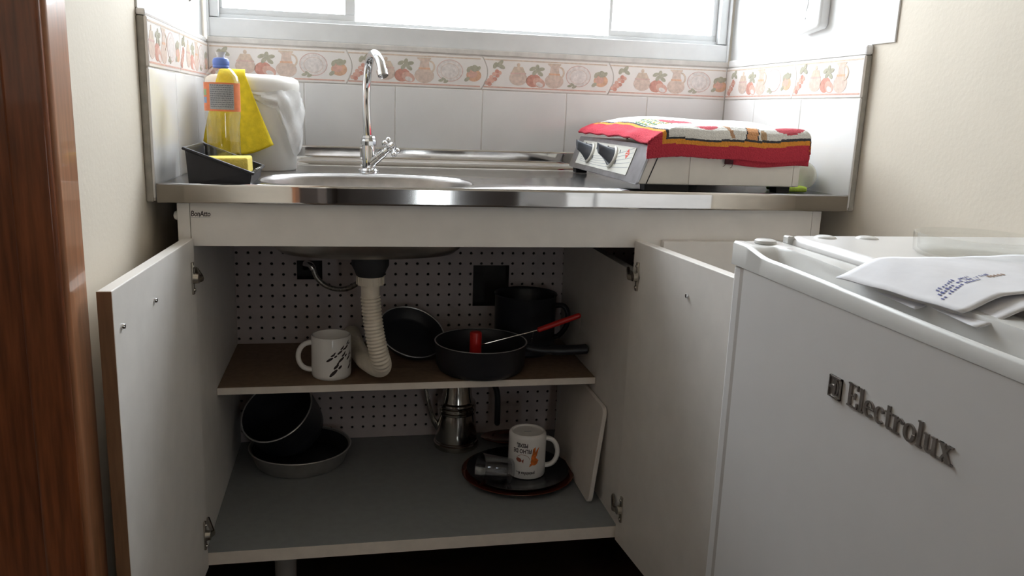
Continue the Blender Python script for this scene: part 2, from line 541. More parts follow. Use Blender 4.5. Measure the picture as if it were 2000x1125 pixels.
def motif_shapes(kind):
    L = []
    if kind == 'grapes':
        for a, b in ((0, 0), (-8, 3), (-15, -4), (-6, -8), (-13, -12), (-20, -11), (5, 6), (-1, 9), (-26, -17), (-19, -19)):
            L.append((ell(a * .0007 * 1.2, -.004 + b * .001, .0046, .0046, 10), LRED if (a + b) % 2 else RED))
        for a, b, r in ((2, 20, .3), (9, 16, -.6), (-5, 18, 1.2), (6, 24, .9)):
            L.append((ell(a * .001, b * .001, .0075, .0042, 10, r), GRN))
    elif kind == 'bowl':
        L += [(ell(0, -.008, .019, .016, 20), CRM), ([(-.015, .004), (.015, .004), (.009, .017), (-.009, .017)], OCH),
              (ell(0, .021, .0035, .0045, 10), OCH), ([(-.0165, .001), (.0165, .001), (.0165, .004), (-.0165, .004)], PNK)]
    elif kind == 'apple':
        L += [(ell(-.004, -.012, .016, .014, 18, .3), RED), (ell(.008, -.016, .014, .010, 16, -.5), LRED), (ell(.009, -.020, .008, .005, 12, -.4), WHT)]
        for a, b, r in ((-2, 6, 1.0), (5, 11, .3), (10, 4, -.7), (3, 17, 1.4), (-7, 14, .5), (12, 14, .2)):
            L.append((ell(a * .001, b * .001, .0072, .0042, 10, r), GRN))
    elif kind == 'pitcher':
        L += [(ell(0, -.011, .020, .0165, 20), CRM), ([(-.011, .0), (.011, .0), (.009, .019), (.013, .026), (-.014, .026), (-.008, .019)], CRM),
              ([(-.012, .002), (.012, .002), (.0115, .006), (-.0115, .006)], ORG), ([(-.014, .024), (.013, .024), (.0135, .0275), (-.0145, .0275)], OCH)]
        hp = [(.010 + .012 * math.sin(t), .008 + .014 * math.cos(t)) for t in [PI * k / 8 for k in range(9)]]
        hi = [(.010 + .0085 * math.sin(t), .008 + .0105 * math.cos(t)) for t in [PI * k / 8 for k in range(9)]]
        for k in range(8):
            L.append(([hp[k], hp[k + 1], hi[k + 1], hi[k]], OCH))
    elif kind == 'plate':
        L += [(ell(0, .002, .027, .024, 26), PNK), (ell(0, .002, .0255, .0225, 26), WHT), (ell(0, .001, .019, .0165, 22), CRM), (ell(0, .001, .018, .0155, 22), WHT)]
        for a, b, r in ((-18, -20, .2), (-12, -17, -.6), (-8, -22, .4)):
            L.append((ell(a * .001, b * .001, .0055, .003, 8, r), GRN))
    else:
        L += [(ell(.002, -.006, .0155, .0135, 18), ORG), (ell(-.001, -.003, .010, .009, 14), LRED)]
        for a, b, r in ((-12, -15, .7), (-4, 10, .4), (5, 12, -.5), (11, 9, .9), (-9, 6, 1.3), (3, 6, 0)):
            L.append((ell(a * .001, b * .001, .0065, .004, 10, r), GRN))
    return L


POS = {'grapes': .036, 'bowl': .085, 'apple': .126, 'pitcher': .171, 'plate': .229, 'orange': .282}


def border(wall, side, pieces):
    for a, b, t0, cl, cr in pieces:
        j = 0.001
        sc = lambda t: 0.013 * math.sin(PI * t)
        left = [(a + j + (0 if cl else sc(t)), ZB + j + t * (ZT - ZB - 2 * j)) for t in [k / 10 for k in range(11)]]
        right = [(b - j + (0 if cr else sc(t)), ZB + j + t * (ZT - ZB - 2 * j)) for t in [k / 10 for k in range(11)]]
        M = FR[side](0, 0)
        t = ob('border_tile', G().prism(left[::-1] + right, M, 0.0050), 'border', wall, bev=0.0012, smooth=30,
               label='border tile printed with fruit, jugs and plates')
        g = G()
        for zz in (ZB + .006, ZT - .008):
            g.prism([(a + .004, zz), (b - .004, zz), (b - .004, zz + .0028), (a + .004, zz + .0028)], FR[side](0, 0) @ Matrix.Translation((0, 0, .0049)), .0005, OCH if zz > .2 else LRED)
        for kind, p in POS.items():
            u = t0 + p
            if u - .022 < a or u + .022 > b + .006:
                continue
            lay = 0
            for poly, col in motif_shapes(kind):
                lay += 1
                g.prism([(u + x * 1.12, (ZB + ZT) / 2 + y * 1.02) for x, y in poly], M @ Matrix.Translation((0, 0, .0049)), .0004 + .00005 * lay, col)
        ob('printed_relief', g, 'motif', t, smooth=0)


border(wb, 'back', [(0, .292, -.008, 1, 0), (.292, .597, .294, 0, 0), (.597, .899, .597, 0, 0), (.899, 1.2, .899, 0, 1)])
border(wl, 'left', [(-.554, -.315, -.615, 1, 0), (-.315, 0, -.315, 0, 1)])
border(wr, 'right', [(0, .314, .005, 1, 0), (.314, .554, .314, 0, 1)])

# --- front window over the sink
win = setting('window_1', (0.6, 0.03, 0.258))
ob('sill_bead', G().box(0.0, -0.003, 0.2515, 1.2, 0.02, 0.2635), 'grout', win, smooth=0, bev=0.002)
ob('bottom_rail', G().box(0.003, 0.002, 0.2635, 1.197, 0.09, 0.303), 'alu', win, smooth=0, bev=0.0015)
ob('track_rib', G().box(0.003, 0.022, 0.303, 1.197, 0.027, 0.312), 'alu', win, smooth=0, bev=0.001)
ob('track_rib', G().box(0.003, 0.052, 0.303, 1.197, 0.057, 0.312), 'alu', win, smooth=0, bev=0.001)
ob('side_jamb', G().box(0.0, 0.0, 0.2635, 0.005, 0.095, 1.2), 'alu', win, smooth=0)
ob('side_jamb', G().box(0.005, 0.008, 0.305, 0.024, 0.09, 1.2), 'alu', win, smooth=0, bev=0.0015)
ob('side_jamb', G().box(1.195, 0.0, 0.2635, 1.2, 0.095, 1.2), 'alu', win, smooth=0)
ob('side_jamb', G().box(1.176, 0.008, 0.305, 1.195, 0.09, 1.2), 'alu', win, smooth=0, bev=0.0015)
ob('top_rail', G().box(0.0, 0.0, 1.16, 1.2, 0.095, 1.2), 'alu', win, smooth=0, bev=0.0015)


def sash(x0, x1, y, stl, str_):
    s_ = ob('sash', G().box(x0, y, 0.308, x1, y + 0.022, 0.326).box(x0, y, 1.13, x1, y + 0.022, 1.158)
            .box(x0, y, 0.326, x0 + stl, y + 0.022, 1.13).box(x1 - str_, y, 0.326, x1, y + 0.022, 1.13), 'alu', win, smooth=0, bev=0.001)
    ob('pane', G().box(x0 + stl, y + 0.009, 0.326, x1 - str_, y + 0.013, 1.13), 'pane', s_, smooth=0)


sash(0.024, 0.312, 0.028, 0.006, 0.022)
sash(0.902, 1.176, 0.028, 0.008, 0.012)

# ================================================================== SINK WORKTOP
ZS = -0.004
wt = thing('sink_worktop', 'stainless steel sink top with oval bowl and drainboard under the tiled wall', 'sink', (0.6, -0.28, -0.03))
bcx, bcy, bax, bay, bex = 0.331, -0.400, 0.188, 0.134, 2.5
NB = 112


def bowl_ring(f, z):
    out = []
    for k in range(NB):
        a = 2 * PI * k / NB
        c, s_ = math.cos(a), math.sin(a)
        x = math.copysign(abs(c) ** (2 / bex), c) * bax * f
        y = math.copysign(abs(s_) ** (2 / bex), s_) * (bay - bax * (1 - f))
        out.append(Vector((bcx + x, bcy + y, z)))
    return out


x0, x1, y0, y1 = 0.003, 1.197, -0.546, -0.045
outer = []
ring = bowl_ring(1.0, ZS)
for p in ring:
    d = p - Vector((bcx, bcy, ZS))
    t = min([(x1 - bcx) / d.x if d.x > 1e-9 else 1e9, (x0 - bcx) / d.x if d.x < -1e-9 else 1e9,
             (y1 - bcy) / d.y if d.y > 1e-9 else 1e9, (y0 - bcy) / d.y if d.y < -1e-9 else 1e9])
    outer.append(Vector((bcx, bcy, ZS)) + d * t)
for cx_, cy_ in ((x0, y0), (x0, y1), (x1, y0), (x1, y1)):
    k = min(range(NB), key=lambda i: (outer[i].x - cx_) ** 2 + (outer[i].y - cy_) ** 2)
    outer[k] = Vector((cx_, cy_, ZS))
g = G()
b1 = bowl_ring(1.03, ZS + 0.0012)
vs = outer + b1 + ring
fs = []
for r_ in range(2):
    for k in range(NB):
        k2 = (k + 1) % NB
        fs.append((r_ * NB + k, r_ * NB + k2, (r_ + 1) * NB + k2, (r_ + 1) * NB + k))
g.add(vs, fs)
ob('drainboard_surface', g, 'steel', wt, smooth=25, solid=0.001)
# bowl
prof = [(1.0, ZS), (0.985, -0.012), (0.975, -0.03), (0.965, -0.075), (0.95, -0.100), (0.91, -0.118), (0.84, -0.129), (0.70, -0.1345), (0.45, -0.136)]
g = G()
rings = [bowl_ring(f, z) for f, z in prof]
vs = [p for r_ in rings for p in r_]
fs = [(j * NB + k, j * NB + (k + 1) % NB, (j + 1) * NB + (k + 1) % NB, (j + 1) * NB + k) for j in range(len(prof) - 1) for k in range(NB)]
fs.append(tuple(range((len(prof) - 1) * NB, len(prof) * NB)))
g.add(vs, fs)
ob('bowl', g, 'bowlsteel', wt, smooth=40, solid=0.0012)
# front lip, side lips
lipp = [(-0.546, ZS), (-0.5485, -0.0005), (-0.5525, 0.0), (-0.5543, -0.0022), (-0.5545, -0.0032), (-0.5545, -0.0040), (-0.5545, -0.0275), (-0.5545, -0.0285), (-0.5535, -0.0302), (-0.545, -0.0302)]
g = G()
g.grid([[Vector((x, y, z)) for y, z in lipp] for x in (0.0015, 0.3, 0.6, 0.9, 1.1985)])
ob('front_lip', g, 'mirror', wt, smooth=50, solid=0.0008)
# upstand at the back with coved foot
upp = [(-0.045, ZS), (-0.034, -0.002), (-0.020, 0.005), (-0.014, 0.011), (-0.012, 0.015), (-0.012, 0.017), (-0.012, 0.0345), (-0.012, 0.036), (-0.010, 0.0385), (-0.0015, 0.0385)]
ob('upstand', G().grid([[Vector((x, y, z)) for y, z in upp] for x in (0.003, 0.2, 0.4, 0.6, 0.8, 1.0, 1.197)]), 'mirror', wt, smooth=40, solid=0.0008)
# drainboard ridges
for k in range(9):
    y = -0.505 + 0.052 * k
    xe = 0.585 + 0.012 * (k % 2)
    ob('drain_ridge', G().tube(spline([(xe, y, ZS - 0.0040), (xe + 0.02, y, ZS - 0.0034), (0.9, y, ZS - 0.0033), (1.16, y, ZS - 0.0040)], 5), 0.0040, 24, flat=1.5), 'steel', wt)
# drain fitting below the bowl
Md = Matrix.Translation((0.334, -0.405, 0))
ob('drain_strainer', G().lathe([(0.0005, -0.1335), (0.03, -0.1335), (0.036, -0.1348)], Md, 28), 'chrome', wt)

# --- trap with corrugated hose
trap = thing('sink_trap', 'ivory corrugated drain hose hanging from black collar under the sink bowl', 'drain hose', (0.334, -0.405, -0.385))
ob('drain_cup', G().lathe([(0.030, -0.137), (0.0345, -0.139), (0.0345, -0.158), (0.030, -0.167), (0.026, -0.177), (0.0235, -0.1795)], Md, 32, cap0=True, cap1=True), 'rubber', trap, label='black rubber drain cup')
g = G().lathe([(0.020, -0.1785), (0.0245, -0.179), (0.0245, -0.195), (0.020, -0.1955)], Md, 32, cap0=True, cap1=True)
nut = ob('lock_nut', g, 'hose', trap)
g = G()
for k in range(14):
    a = 2 * PI * k / 14
    g.box(0.0240, -0.0014, -0.1945, 0.0258, 0.0014, -0.1795, M=Md @ Matrix.Rotation(a, 4, 'Z'))
ob('grip_ribs', g, 'hose', nut, smooth=0)
ob('spigot', G().lathe([(0.0175, -0.1955), (0.0172, -0.218), (0.0165, -0.220)], Md, 28), 'hose', trap)
path = spline([(0.334, -0.405, -0.217), (0.337, -0.405, -0.25), (0.342, -0.406, -0.29), (0.350, -0.405, -0.33), (0.3555, -0.398, -0.352),
               (0.3545, -0.378, -0.366), (0.347, -0.350, -0.374), (0.336, -0.315, -0.378), (0.324, -0.26, -0.384), (0.312, -0.18, -0.387), (0.305, -0.10, -0.387), (0.300, -0.052, -0.387)], 26)
# resample at even steps so that the corrugation keeps its pitch round the bend
even, acc, step = [path[0]], 0.0, 0.0011
for p, q in zip(path, path[1:]):
    L_ = (q - p).length
    while acc + L_ >= step:
        p = p + (q - p) * ((step - acc) / L_)
        even.append(p)
        L_ = (q - p).length
        acc = 0.0
        if L_ < 1e-9:
            break
    acc += L_
path = even
rad = [0.0178 + 0.0013 * math.sin(i * 2 * PI / 6.0) for i in range(len(path))]
g = G().tube(path, rad, 22)
ob('corrugated_hose', g, 'hose', trap, smooth=70)

# --- supply hose and elbow
sup = thing('supply_hose', 'braided steel water hose curving from chrome elbow in the back panel opening', 'water hose', (0.22, -0.08, -0.27))
el = spline([(0.198, -0.045, -0.232), (0.199, -0.066, -0.222), (0.204, -0.084, -0.217), (0.212, -0.092, -0.2185), (0.2175, -0.094, -0.227)], 6)
ob('elbow', G().tube(el, 0.0072, 16), 'chrome', sup)
ob('braided_hose', G().tube(spline([(0.2175, -0.094, -0.226), (0.225, -0.097, -0.245), (0.243, -0.10, -0.262), (0.27, -0.11, -0.269), (0.30, -0.12, -0.262), (0.322, -0.135, -0.235), (0.334, -0.15, -0.16), (0.337, -0.16, -0.03)], 10), 0.0056, 14), 'braid', sup)

# --- faucet
fx, fy = 0.337, -0.165
fa = thing('kitchen_faucet', 'chrome swan neck faucet with cross handle standing behind the sink bowl', 'faucet', (fx, fy, ZS))
Mf = Matrix.Translation((fx, fy, 0))
ob('base_flange', G().lathe([(0.0225, ZS), (0.0225, ZS + .002), (0.0195, ZS + .006), (0.014, ZS + .0075)], Mf, 32, cap0=True, cap1=True), 'chrome', fa)
ob('body', G().lathe([(0.0135, 0.002), (0.0135, 0.048), (0.0128, 0.05)], Mf, 32, cap0=True, cap1=True), 'chrome', fa)
ob('collar_nut', G().lathe([(0.0135, 0.049), (0.0162, 0.050), (0.0165, 0.058), (0.0145, 0.062), (0.0150, 0.064), (0.0135, 0.069), (0.009, 0.070)], Mf, 12, cap0=True, cap1=True), 'chrome', fa, smooth=25)
sp = spline([(0.336, fy, 0.066), (0.3335, fy, 0.10), (0.332, fy, 0.14), (0.3335, fy - .002, 0.18), (0.337, fy - .014, 0.212), (0.3425, fy - .042, 0.2285), (0.3495, fy - .075, 0.227), (0.357, fy - .100, 0.211), (0.361, fy - .110, 0.191)], 8)
ob('spout', G().tube(sp, 0.0086, 20), 'chrome', fa, smooth=60)
ob('aerator', G().tube([sp[-1] + Vector((-.001, .0025, .006)), sp[-1] + Vector((.0008, -.002, -.004))], 0.0102, 22).tube([sp[-1] + Vector((-.0004, .001, .002)), sp[-1] + Vector((.0012, -.003, -.0055))], 0.0085, 22), 'chrome', fa)
hd = Vector((0.7, -0.35, 0.62)).normalized()
st0 = Vector((fx + .004, fy - .004, 0.012))
hc = st0 + hd * 0.058
ob('valve_stem', G().tube([st0, st0 + hd * .022, st0 + hd * .023, st0 + hd * .040, st0 + hd * .041, st0 + hd * .052], [.0095, .0095, .0085, .0085, .0065, .006], 20), 'chrome', fa)
hM = axisM(hc, hd)
h = ob('cross_handle', G().lathe([(0.0005, 0.011), (0.006, 0.010), (0.0085, 0.006), (0.0085, -0.004), (0.006, -0.008)], hM, 20, cap1=True), 'chrome', fa)
for k in range(4):
    a = PI / 4 + k * PI / 2 + 0.25
    d = (hM.to_3x3() @ Vector((math.cos(a), math.sin(a), 0)))
    g = G().tube([hc + d * .004, hc + d * .016], [.0042, .0032], 10)
    e = hc + d * .0205
    g.lathe([(0.0004, -.006)] + [(.006 * math.sin(t), -.006 * math.cos(t)) for t in [PI * q / 8 for q in range(1, 8)]] + [(0.0004, .006)], axisM(e, d), 14)
    ob('handle_arm', g, 'chrome', h)

# ================================================================== CABINET
YC = -0.5366
cab = thing('sink_cabinet', 'white melamine sink cabinet with doors open under the steel sink top', 'cabinet', (0.593, -0.29, FZ))
XA, XB, XD = 0.0265, 1.160, 0.8
ob('side_panel', G().box(XA, YC, -0.672, 0.0455, -0.04, -0.031), 'mdf', cab, smooth=0, bev=0.0008)
ob('side_panel', G().box(1.142, YC, -0.672, XB, -0.04, -0.031), 'mdf', cab, smooth=0, bev=0.0008)
ob('divider_panel', G().box(XD, YC + 0.001, -0.6475, XD + 0.018, -0.0465, -0.147), 'mdf', cab, smooth=0, bev=0.0008)
ob('front_rail', G().box(0.0462, YC, -0.1022, 1.1415, YC + 0.018, -0.0312), 'mdf', cab, smooth=0, bev=0.0008)
fl = ob('bottom_board', G().box(0.0458, YC, -0.671, 1.1418, -0.0466, -0.6482), 'cabfloor', cab, smooth=0, label='grey cabinet floor board')
ob('edge_band', G().box(0.0458, YC - 0.0012, -0.671, 1.1418, YC, -0.648), 'mdf_edge', fl, smooth=0)
sh = ob('shelf_board', G().box(0.0462, -0.349, -0.4225, XD - 0.0005, -0.0466, -0.409), 'shelf', cab, smooth=0, label='raw brown shelf board')
ob('edge_band', G().box(0.0462, -0.3503, -0.4225, XD - 0.0005, -0.349, -0.4088), 'mdf_edge', sh, smooth=0)
ob('edge_cap', G().lathe([(0.0005, 0.008), (0.006, 0.006), (0.009, 0)], axisM((XA, YC + 0.012, -0.054), (-1, 0, 0)), 16), 'capwhite', cab)
for x in (0.173, 1.05):
    for y in (-0.45, -0.12):
        ob('leg', G().lathe([(0.026, -0.671), (0.026, -0.677), (0.0205, -0.680), (0.0195, -0.80), (0.025, -0.806), (0.025, FZ)], Matrix.Translation((x, y, 0)), 24, cap0=True, cap1=True), 'leg', cab)
# maker's name on the rail
g = textmesh('BonAtto', 0.0128, frame((0.0472, YC - 0.0002, -0.0535), (1, 0, 0), (0, 0, 1), (0, -1, 0)), 0.0004, sx=0.72, shear=0.12, spacing=0.92, bold=.00018)
ob('maker_name', g, 'mugprint', cab, smooth=0)
ob('name_underline', G().box(0.0472, YC - 0.0005, -0.0562, 0.077, YC, -0.0556).box(0.0595, YC - .0006, -.0556, .0602, YC, -.0525), 'labelsilver', cab, smooth=0)

# perforated back panel with two cut openings: real holes
P = 0.0249
hx = [0.1 + 0.02505 * k for k in range(-2, 42)]
hz = [-0.199 - 0.0248 * k for k in range(-6, 19)]
xb = [0.0458] + [(a + b) / 2 for a, b in zip(hx, hx[1:])] + [1.1418]
zb_ = [-0.035] + [(a + b) / 2 for a, b in zip(hz, hz[1:])] + [-0.6478]


def near(arr, v):
    i = min(range(len(arr)), key=lambda q: abs(arr[q] - v))
    arr[i] = v
    return i


i0, i1 = near(xb, 0.1795), near(xb, 0.2355)
i2, i3 = near(xb, 0.5822), near(xb, 0.6680)
k0, k1 = near(zb_, -0.2165), near(zb_, -0.2600)
k2, k3 = near(zb_, -0.2280), near(zb_, -0.3262)
g = G()
YP = -0.0455


def ring_pts(hx_, hz_, r):
    return [Vector((hx_ + r * math.cos(a), YP, hz_ + r * math.sin(a))) for a in [PI / 4 + k * PI / 4 for k in range(8)]]


for i, x in enumerate(hx):
    for j, z in enumerate(hz):
        xa, xc, za, zc = xb[i], xb[i + 1], zb_[j], zb_[j + 1]
        if (i0 <= i < i1 and k0 <= j < k1) or (i2 <= i < i3 and k2 <= j < k3):
            continue
        sq = [Vector((a, YP, b)) for a, b in ((xc, za), ((xa + xc) / 2, za), (xa, za), (xa, (za + zc) / 2), (xa, zc), ((xa + xc) / 2, zc), (xc, zc), (xc, (za + zc) / 2))]
        if not (xa + .003 < x < xc - .003 and zc + .003 < z < za - .003):
            g.add([sq[0], sq[2], sq[4], sq[6]], [(0, 1, 2, 3)])
            continue
        rg = ring_pts(x, z, 0.0033)
        g.add(sq + rg + [p + Vector((0, 0.003, 0)) for p in rg], [(k, (k + 1) % 8, 8 + (k + 1) % 8, 8 + k) for k in range(8)] + [(8 + k, 8 + (k + 1) % 8, 16 + (k + 1) % 8, 16 + k) for k in range(8)])
ob('perforated_back_panel', g, 'peg', cab, smooth=0, label='pinkish perforated hardboard back panel')

# --- doors
def hinge(par, px, pz, M, arm):
    """concealed hinge: cup plate on the door, arm, plate on the side"""
    h_ = ob('hinge', G().box(-.004, -.001, pz - .026, .004, .0035, pz + .026, M=M), 'hinge', par, bev=.0012)
    ob('hinge_cup', G().lathe([(.0005, .009), (.008, .008), (.009, 0)], M @ axisM((.0, .003, pz), (0, 1, 0)), 16), 'hinge', h_)
    g_ = G()
    g_.tube([M @ Vector((.0, .007, pz - .002)), M @ Vector((-.012, .012, pz - .002))] + arm, [.006, .0065] + [.006] * len(arm), 8, flat=.6)
    ob('hinge_arm', g_, 'hinge', h_)
    for dz in (-.019, .019):
        ob('screw', G().lathe([(.0005, .0022), (.0026, .0015), (.003, 0)], M @ axisM((.0, .0035, pz + dz), (0, 1, 0)), 10), 'hinge', h_)


DZ0, DZ1 = -0.674, -0.0885
# left door: local x along the door from hinge to free edge, local y = inner face normal
dl = (Vector((0.0287, -0.9329, 0)) - Vector((0.0502, -0.5407, 0))).normalized()
nl = Vector((-dl.y, dl.x, 0))
ML = frame((0.0502, -0.5407, 0), dl, nl, (0, 0, 1))
ld = ob('door', G().box(0.0, -0.0165, DZ0, 0.3915, 0.0, DZ1, M=ML), 'mdf', cab, smooth=0, bev=0.0012, label='left cabinet door swung open to the left wall')
ob('edge_band', G().box(0.3915, -0.0163, DZ0, 0.3930, -0.0002, DZ1 - .0005, M=ML), 'edge_brown', ld, smooth=0, label='brown edge of the left door')  # free edge of this door coloured brown
hinge(ld, 0, -0.150, ML @ Matrix.Translation((0.022, 0, 0)), [Vector((0.0475, YC + .025, -0.147))])
hinge(ld, 0, -0.600, ML @ Matrix.Translation((0.022, 0, 0)), [Vector((0.0475, YC + .025, -0.597))])
for t in (0.2295, 0.3645):
    ob('handle_screw', G().lathe([(.0005, .0045), (.0028, .0038), (.0036, .0015), (.0036, 0)], ML @ axisM((t, 0, -.1372), (0, 1, 0)), 12), 'chrome', ld)
# right door
dr = Vector((math.sin(math.radians(5.2)), -math.cos(math.radians(5.2)), 0))
nr = Vector((dr.y, -dr.x, 0))
MR = frame((0.7965, -0.5405, 0), dr, nr, (0, 0, 1))
rd = ob('door', G().box(0.0, -0.0185, DZ0, 0.385, 0.0, DZ1, M=MR), 'mdf', cab, smooth=0, bev=0.0012, label='right cabinet door swung open beside the small fridge')
hinge(rd, 0, -0.150, MR @ Matrix.Translation((0.022, 0, 0)), [Vector((0.7975, YC + .025, -0.147))])
hinge(rd, 0, -0.600, MR @ Matrix.Translation((0.022, 0, 0)), [Vector((0.7975, YC + .025, -0.597))])
ob('handle_screw', G().lathe([(.0005, .0045), (.0028, .0038), (.0036, .0015), (.0036, 0)], MR @ axisM((.205, 0, -.1432), (0, 1, 0)), 12), 'chrome', rd)
ob('door', G().box(0.8465, YC - 0.0165, DZ0, 1.158, YC - 0.0005, -0.0878), 'mdf', cab, smooth=0, bev=0.0012, label='closed third cabinet door behind the open right door')

# ================================================================== FRIDGE
FX, FY, FZT = 0.7739, -0.9655, -0.020
FW = 0.53
fr = thing('mini_fridge', 'small white fridge with raised maker lettering in front of the right wall', 'fridge', (0.98, FY - FW / 2, FZ))
BT = -0.0125
ob('body', G().box(FX + 0.072, FY - FW + 0.003, FZ + 0.03, 1.205, FY + 0.0, BT), 'fridge', fr, bev=0.010, seg=4)
ob('hinge_cover', G().box(FX + 0.066, FY - 0.014, BT - 0.011, FX + 0.0755, FY + 0.0005, BT - 0.0005), 'fridge_cap', fr, bev=0.002)
for x, y in ((0.858, -0.95), (0.858, -1.45), (1.16, -0.99), (1.16, -1.45)):
    ob('foot', G().lathe([(.018, FZ), (.018, FZ + .02), (.012, FZ + .031)], Matrix.Translation((x, y - .02, 0)), 16, cap0=True, cap1=True), 'rubber', fr)
for x, y in ((0.884, -0.990), (0.940, -0.994)):
    ob('top_plug', G().lathe([(.0005, .003), (.009, .0027), (.0125, .0015), (.014, 0)], Matrix.Translation((x, y, BT)), 24), 'fridge_cap', fr)
door = ob('door', G().box(FX + 0.0015, FY - FW, FZ + 0.06, FX + 0.064, FY, -0.0495), 'fridge', fr, bev=0.006, seg=3)
ob('side_groove', G().box(FX + 0.0004, FY - 0.0315, FZ + 0.065, FX + 0.004, FY - 0.0215, -0.0495), 'fridge_groove', door, smooth=0)  # groove strip in a greyer tone than the door
ob('front_sheet', G().box(FX - 0.0006, FY - FW + .02, FZ + 0.065, FX + 0.003, FY - 0.0315, -0.0502), 'fridge', door, bev=0.0006)
# door cap with the recessed grip
st = []
n = 60
for i in range(n + 1):
    s_ = FW * i / n
    def sm(a, b, x):
        t = max(0.0, min(1.0, (x - a) / (b - a)))
        return t * t * (3 - 2 * t)
    k = sm(0.040, 0.085, s_) * (1 - sm(0.49, 0.52, s_))
    lip = FZT - (0.0005 + 0.008 * sm(0.025, 0.09, s_) + 0.006 * sm(0.1, 0.45, s_)) * (1 - sm(0.5, 0.525, s_))
    dep = 0.030 * k
    back = 0.035 - 0.010 * sm(0.07, 0.25, s_)
    wdt = 0.4 + 0.6 * sm(0.04, 0.1, s_)
    e = 0.004 if 0 < i < n else 0.004
    dep = 0.036 * k
    rows = [(-0.0015, -0.0500), (-0.0015, lip - .003), (0.0005, lip - .0006), (0.003, lip), (0.0052, lip - .0006 - dep * .04), (0.0068, lip - dep * .35),
            (0.0085, lip - dep * .75), (0.012, min(lip, FZT - .001) - dep * .8 - .0001), (back - .005, FZT - .001 - dep), (back - .0022, FZT - .0005 - dep * .7), (back - .0008, FZT - .0005 - dep * .12), (back + .0012, FZT), (0.052, FZT), (0.0605, FZT - .001), (0.0635, FZT - .004), (0.0635, -0.0560)]
    rows[0] = (-0.0015, -0.0500)
    st.append([Vector((FX + d, FY - s_, z)) for d, z in rows])
g = G().grid(st)
nr_ = len(st[0])
g.f.append(list(range(nr_)))
g.c.append(None)
g.f.append([n * nr_ + q for q in range(nr_)])
g.c.append(None)
ob('door_cap', g, 'fridge_cap', fr, smooth=40)
ob('pivot_cap', G().lathe([(.0005, .0045), (.011, .0042), (.0132, .003), (.0137, 0), (.0128, -.001)], Matrix.Translation((FX + 0.0315, FY - 0.0195, FZT)), 30), 'fridge_cap', fr)


# raised serif lettering
def rect(x0, y0, x1, y1):
    return [(x0, y0), (x1, y0), (x1, y1), (x0, y1)]


def arc(cx, cy, rx, ry, a0, a1, th, tv, n=14):
    """stroke quads along an ellipse arc: thick at the sides, thin at top/bottom"""
    L = []
    pts = []
    for k in range(n + 1):
        a = a0 + (a1 - a0) * k / n
        pts.append((cx + rx * math.cos(a), cy + ry * math.sin(a), cx + (rx - th) * math.cos(a), cy + (ry - tv) * math.sin(a)))
    for p, q in zip(pts, pts[1:]):
        L.append([(p[0], p[1]), (q[0], q[1]), (q[2], q[3]), (p[2], p[3])])
    return L


def letter(ch):
    H, X, T, t = 1.0, 0.68, 0.145, 0.07
    if ch == 'E':
        return [rect(.06, 0, .06 + T, H), rect(0, 0, .62, t), rect(0, H - t, .6, H), rect(.06, .47, .45, .47 + t), rect(.55, 0, .62, .26), rect(.53, .78, .6, H), rect(.40, .38, .46, .64)], .68
    if ch == 'l':
        return [rect(.06, 0, .06 + T, H), rect(0, 0, .29, t), rect(0, H - t, .1, H)], .33
    if ch == 'e':
        return arc(.29, .34, .28, .35, .05, PI * 1.78, T, t) + [rect(.12, .33, .56, .33 + t)], .60
    if ch == 'c':
        return arc(.29, .34, .28, .35, .75, PI * 1.78, T, t) + [ell(.44, .52, .075, .075, 10)], .57
    if ch == 't':
        return [rect(.1, .08, .1 + T, .92), rect(0, X - t, .42, X)] + arc(.27, .16, .17, .17, PI, PI * 1.85, T, t, 8), .46
    if ch == 'r':
        return [rect(.06, 0, .06 + T, X), rect(0, 0, .33, t), rect(0, X - t, .1, X)] + arc(.36, .47, .17, .21, .5, PI * .95, .07, .09, 8) + [ell(.47, .55, .07, .07, 10)], .54
    if ch == 'o':
        return arc(.31, .34, .30, .35, 0, 2 * PI, T, t, 22), .66
    if ch == 'u':
        return [rect(.07, .18, .07 + T, X), rect(.42, 0, .42 + T, X), rect(0, X - t, .1, X), rect(.36, X - t, .45, X), rect(.55, 0, .66, t)] + arc(.28, .20, .21, .20, PI, PI * 1.9, T, .085, 8), .70
    return [[(.02, X), (.22, X), (.60, 0), (.40, 0)], [(.44, X), (.54, X), (.16, 0), (.06, 0)], rect(-.02, X - t, .28, X), rect(.38, X - t, .62, X), rect(-.02, 0, .24, t), rect(.34, 0, .66, t)], .64


Mb = frame((FX - 0.0006, 0, 0), (0, -1, 0), (0, 0, 1), (-1, 0, 0))
LH = 0.0235
uE0, zE = 1.2347, -0.1395
wid = sum(letter(c)[1] for c in 'Electrolux')
usc = (1.3795 - uE0) / wid
u = uE0
for ch in 'Electrolux':
    polys, wch = letter(ch)
    g = G()
    for q, p in enumerate(polys):
        g.prism([(u + a * usc, zE + b * LH) for a, b in p], Mb, 0.0017 + 0.00002 * q)
    ob('letter', g, 'badge', door, smooth=0)
    u += wch * usc
em0, em1, ez0, ez1 = 1.2035, 1.2235, -0.1405, -0.1185
g = G().prism(rect(em0, ez0, em1, ez1), Mb, 0.0012)
em = ob('emblem_plate', g, 'badge', door, smooth=0)
g = G()
for a in (rect(em0, ez0, em1, ez0 + .0016), rect(em0, ez1 - .0016, em1, ez1), rect(em0, ez0, em0 + .0016, ez1), rect(em1 - .0016, ez0, em1, ez1)):
    g.prism(a, Mb, 0.0026)
ec = ((em0 + em1) / 2, (ez0 + ez1) / 2)
for p in arc(ec[0], ec[1], .0080, .0088, -PI / 2, PI / 2, .0022, .0012, 10):
    g.prism(p, Mb, 0.0027)
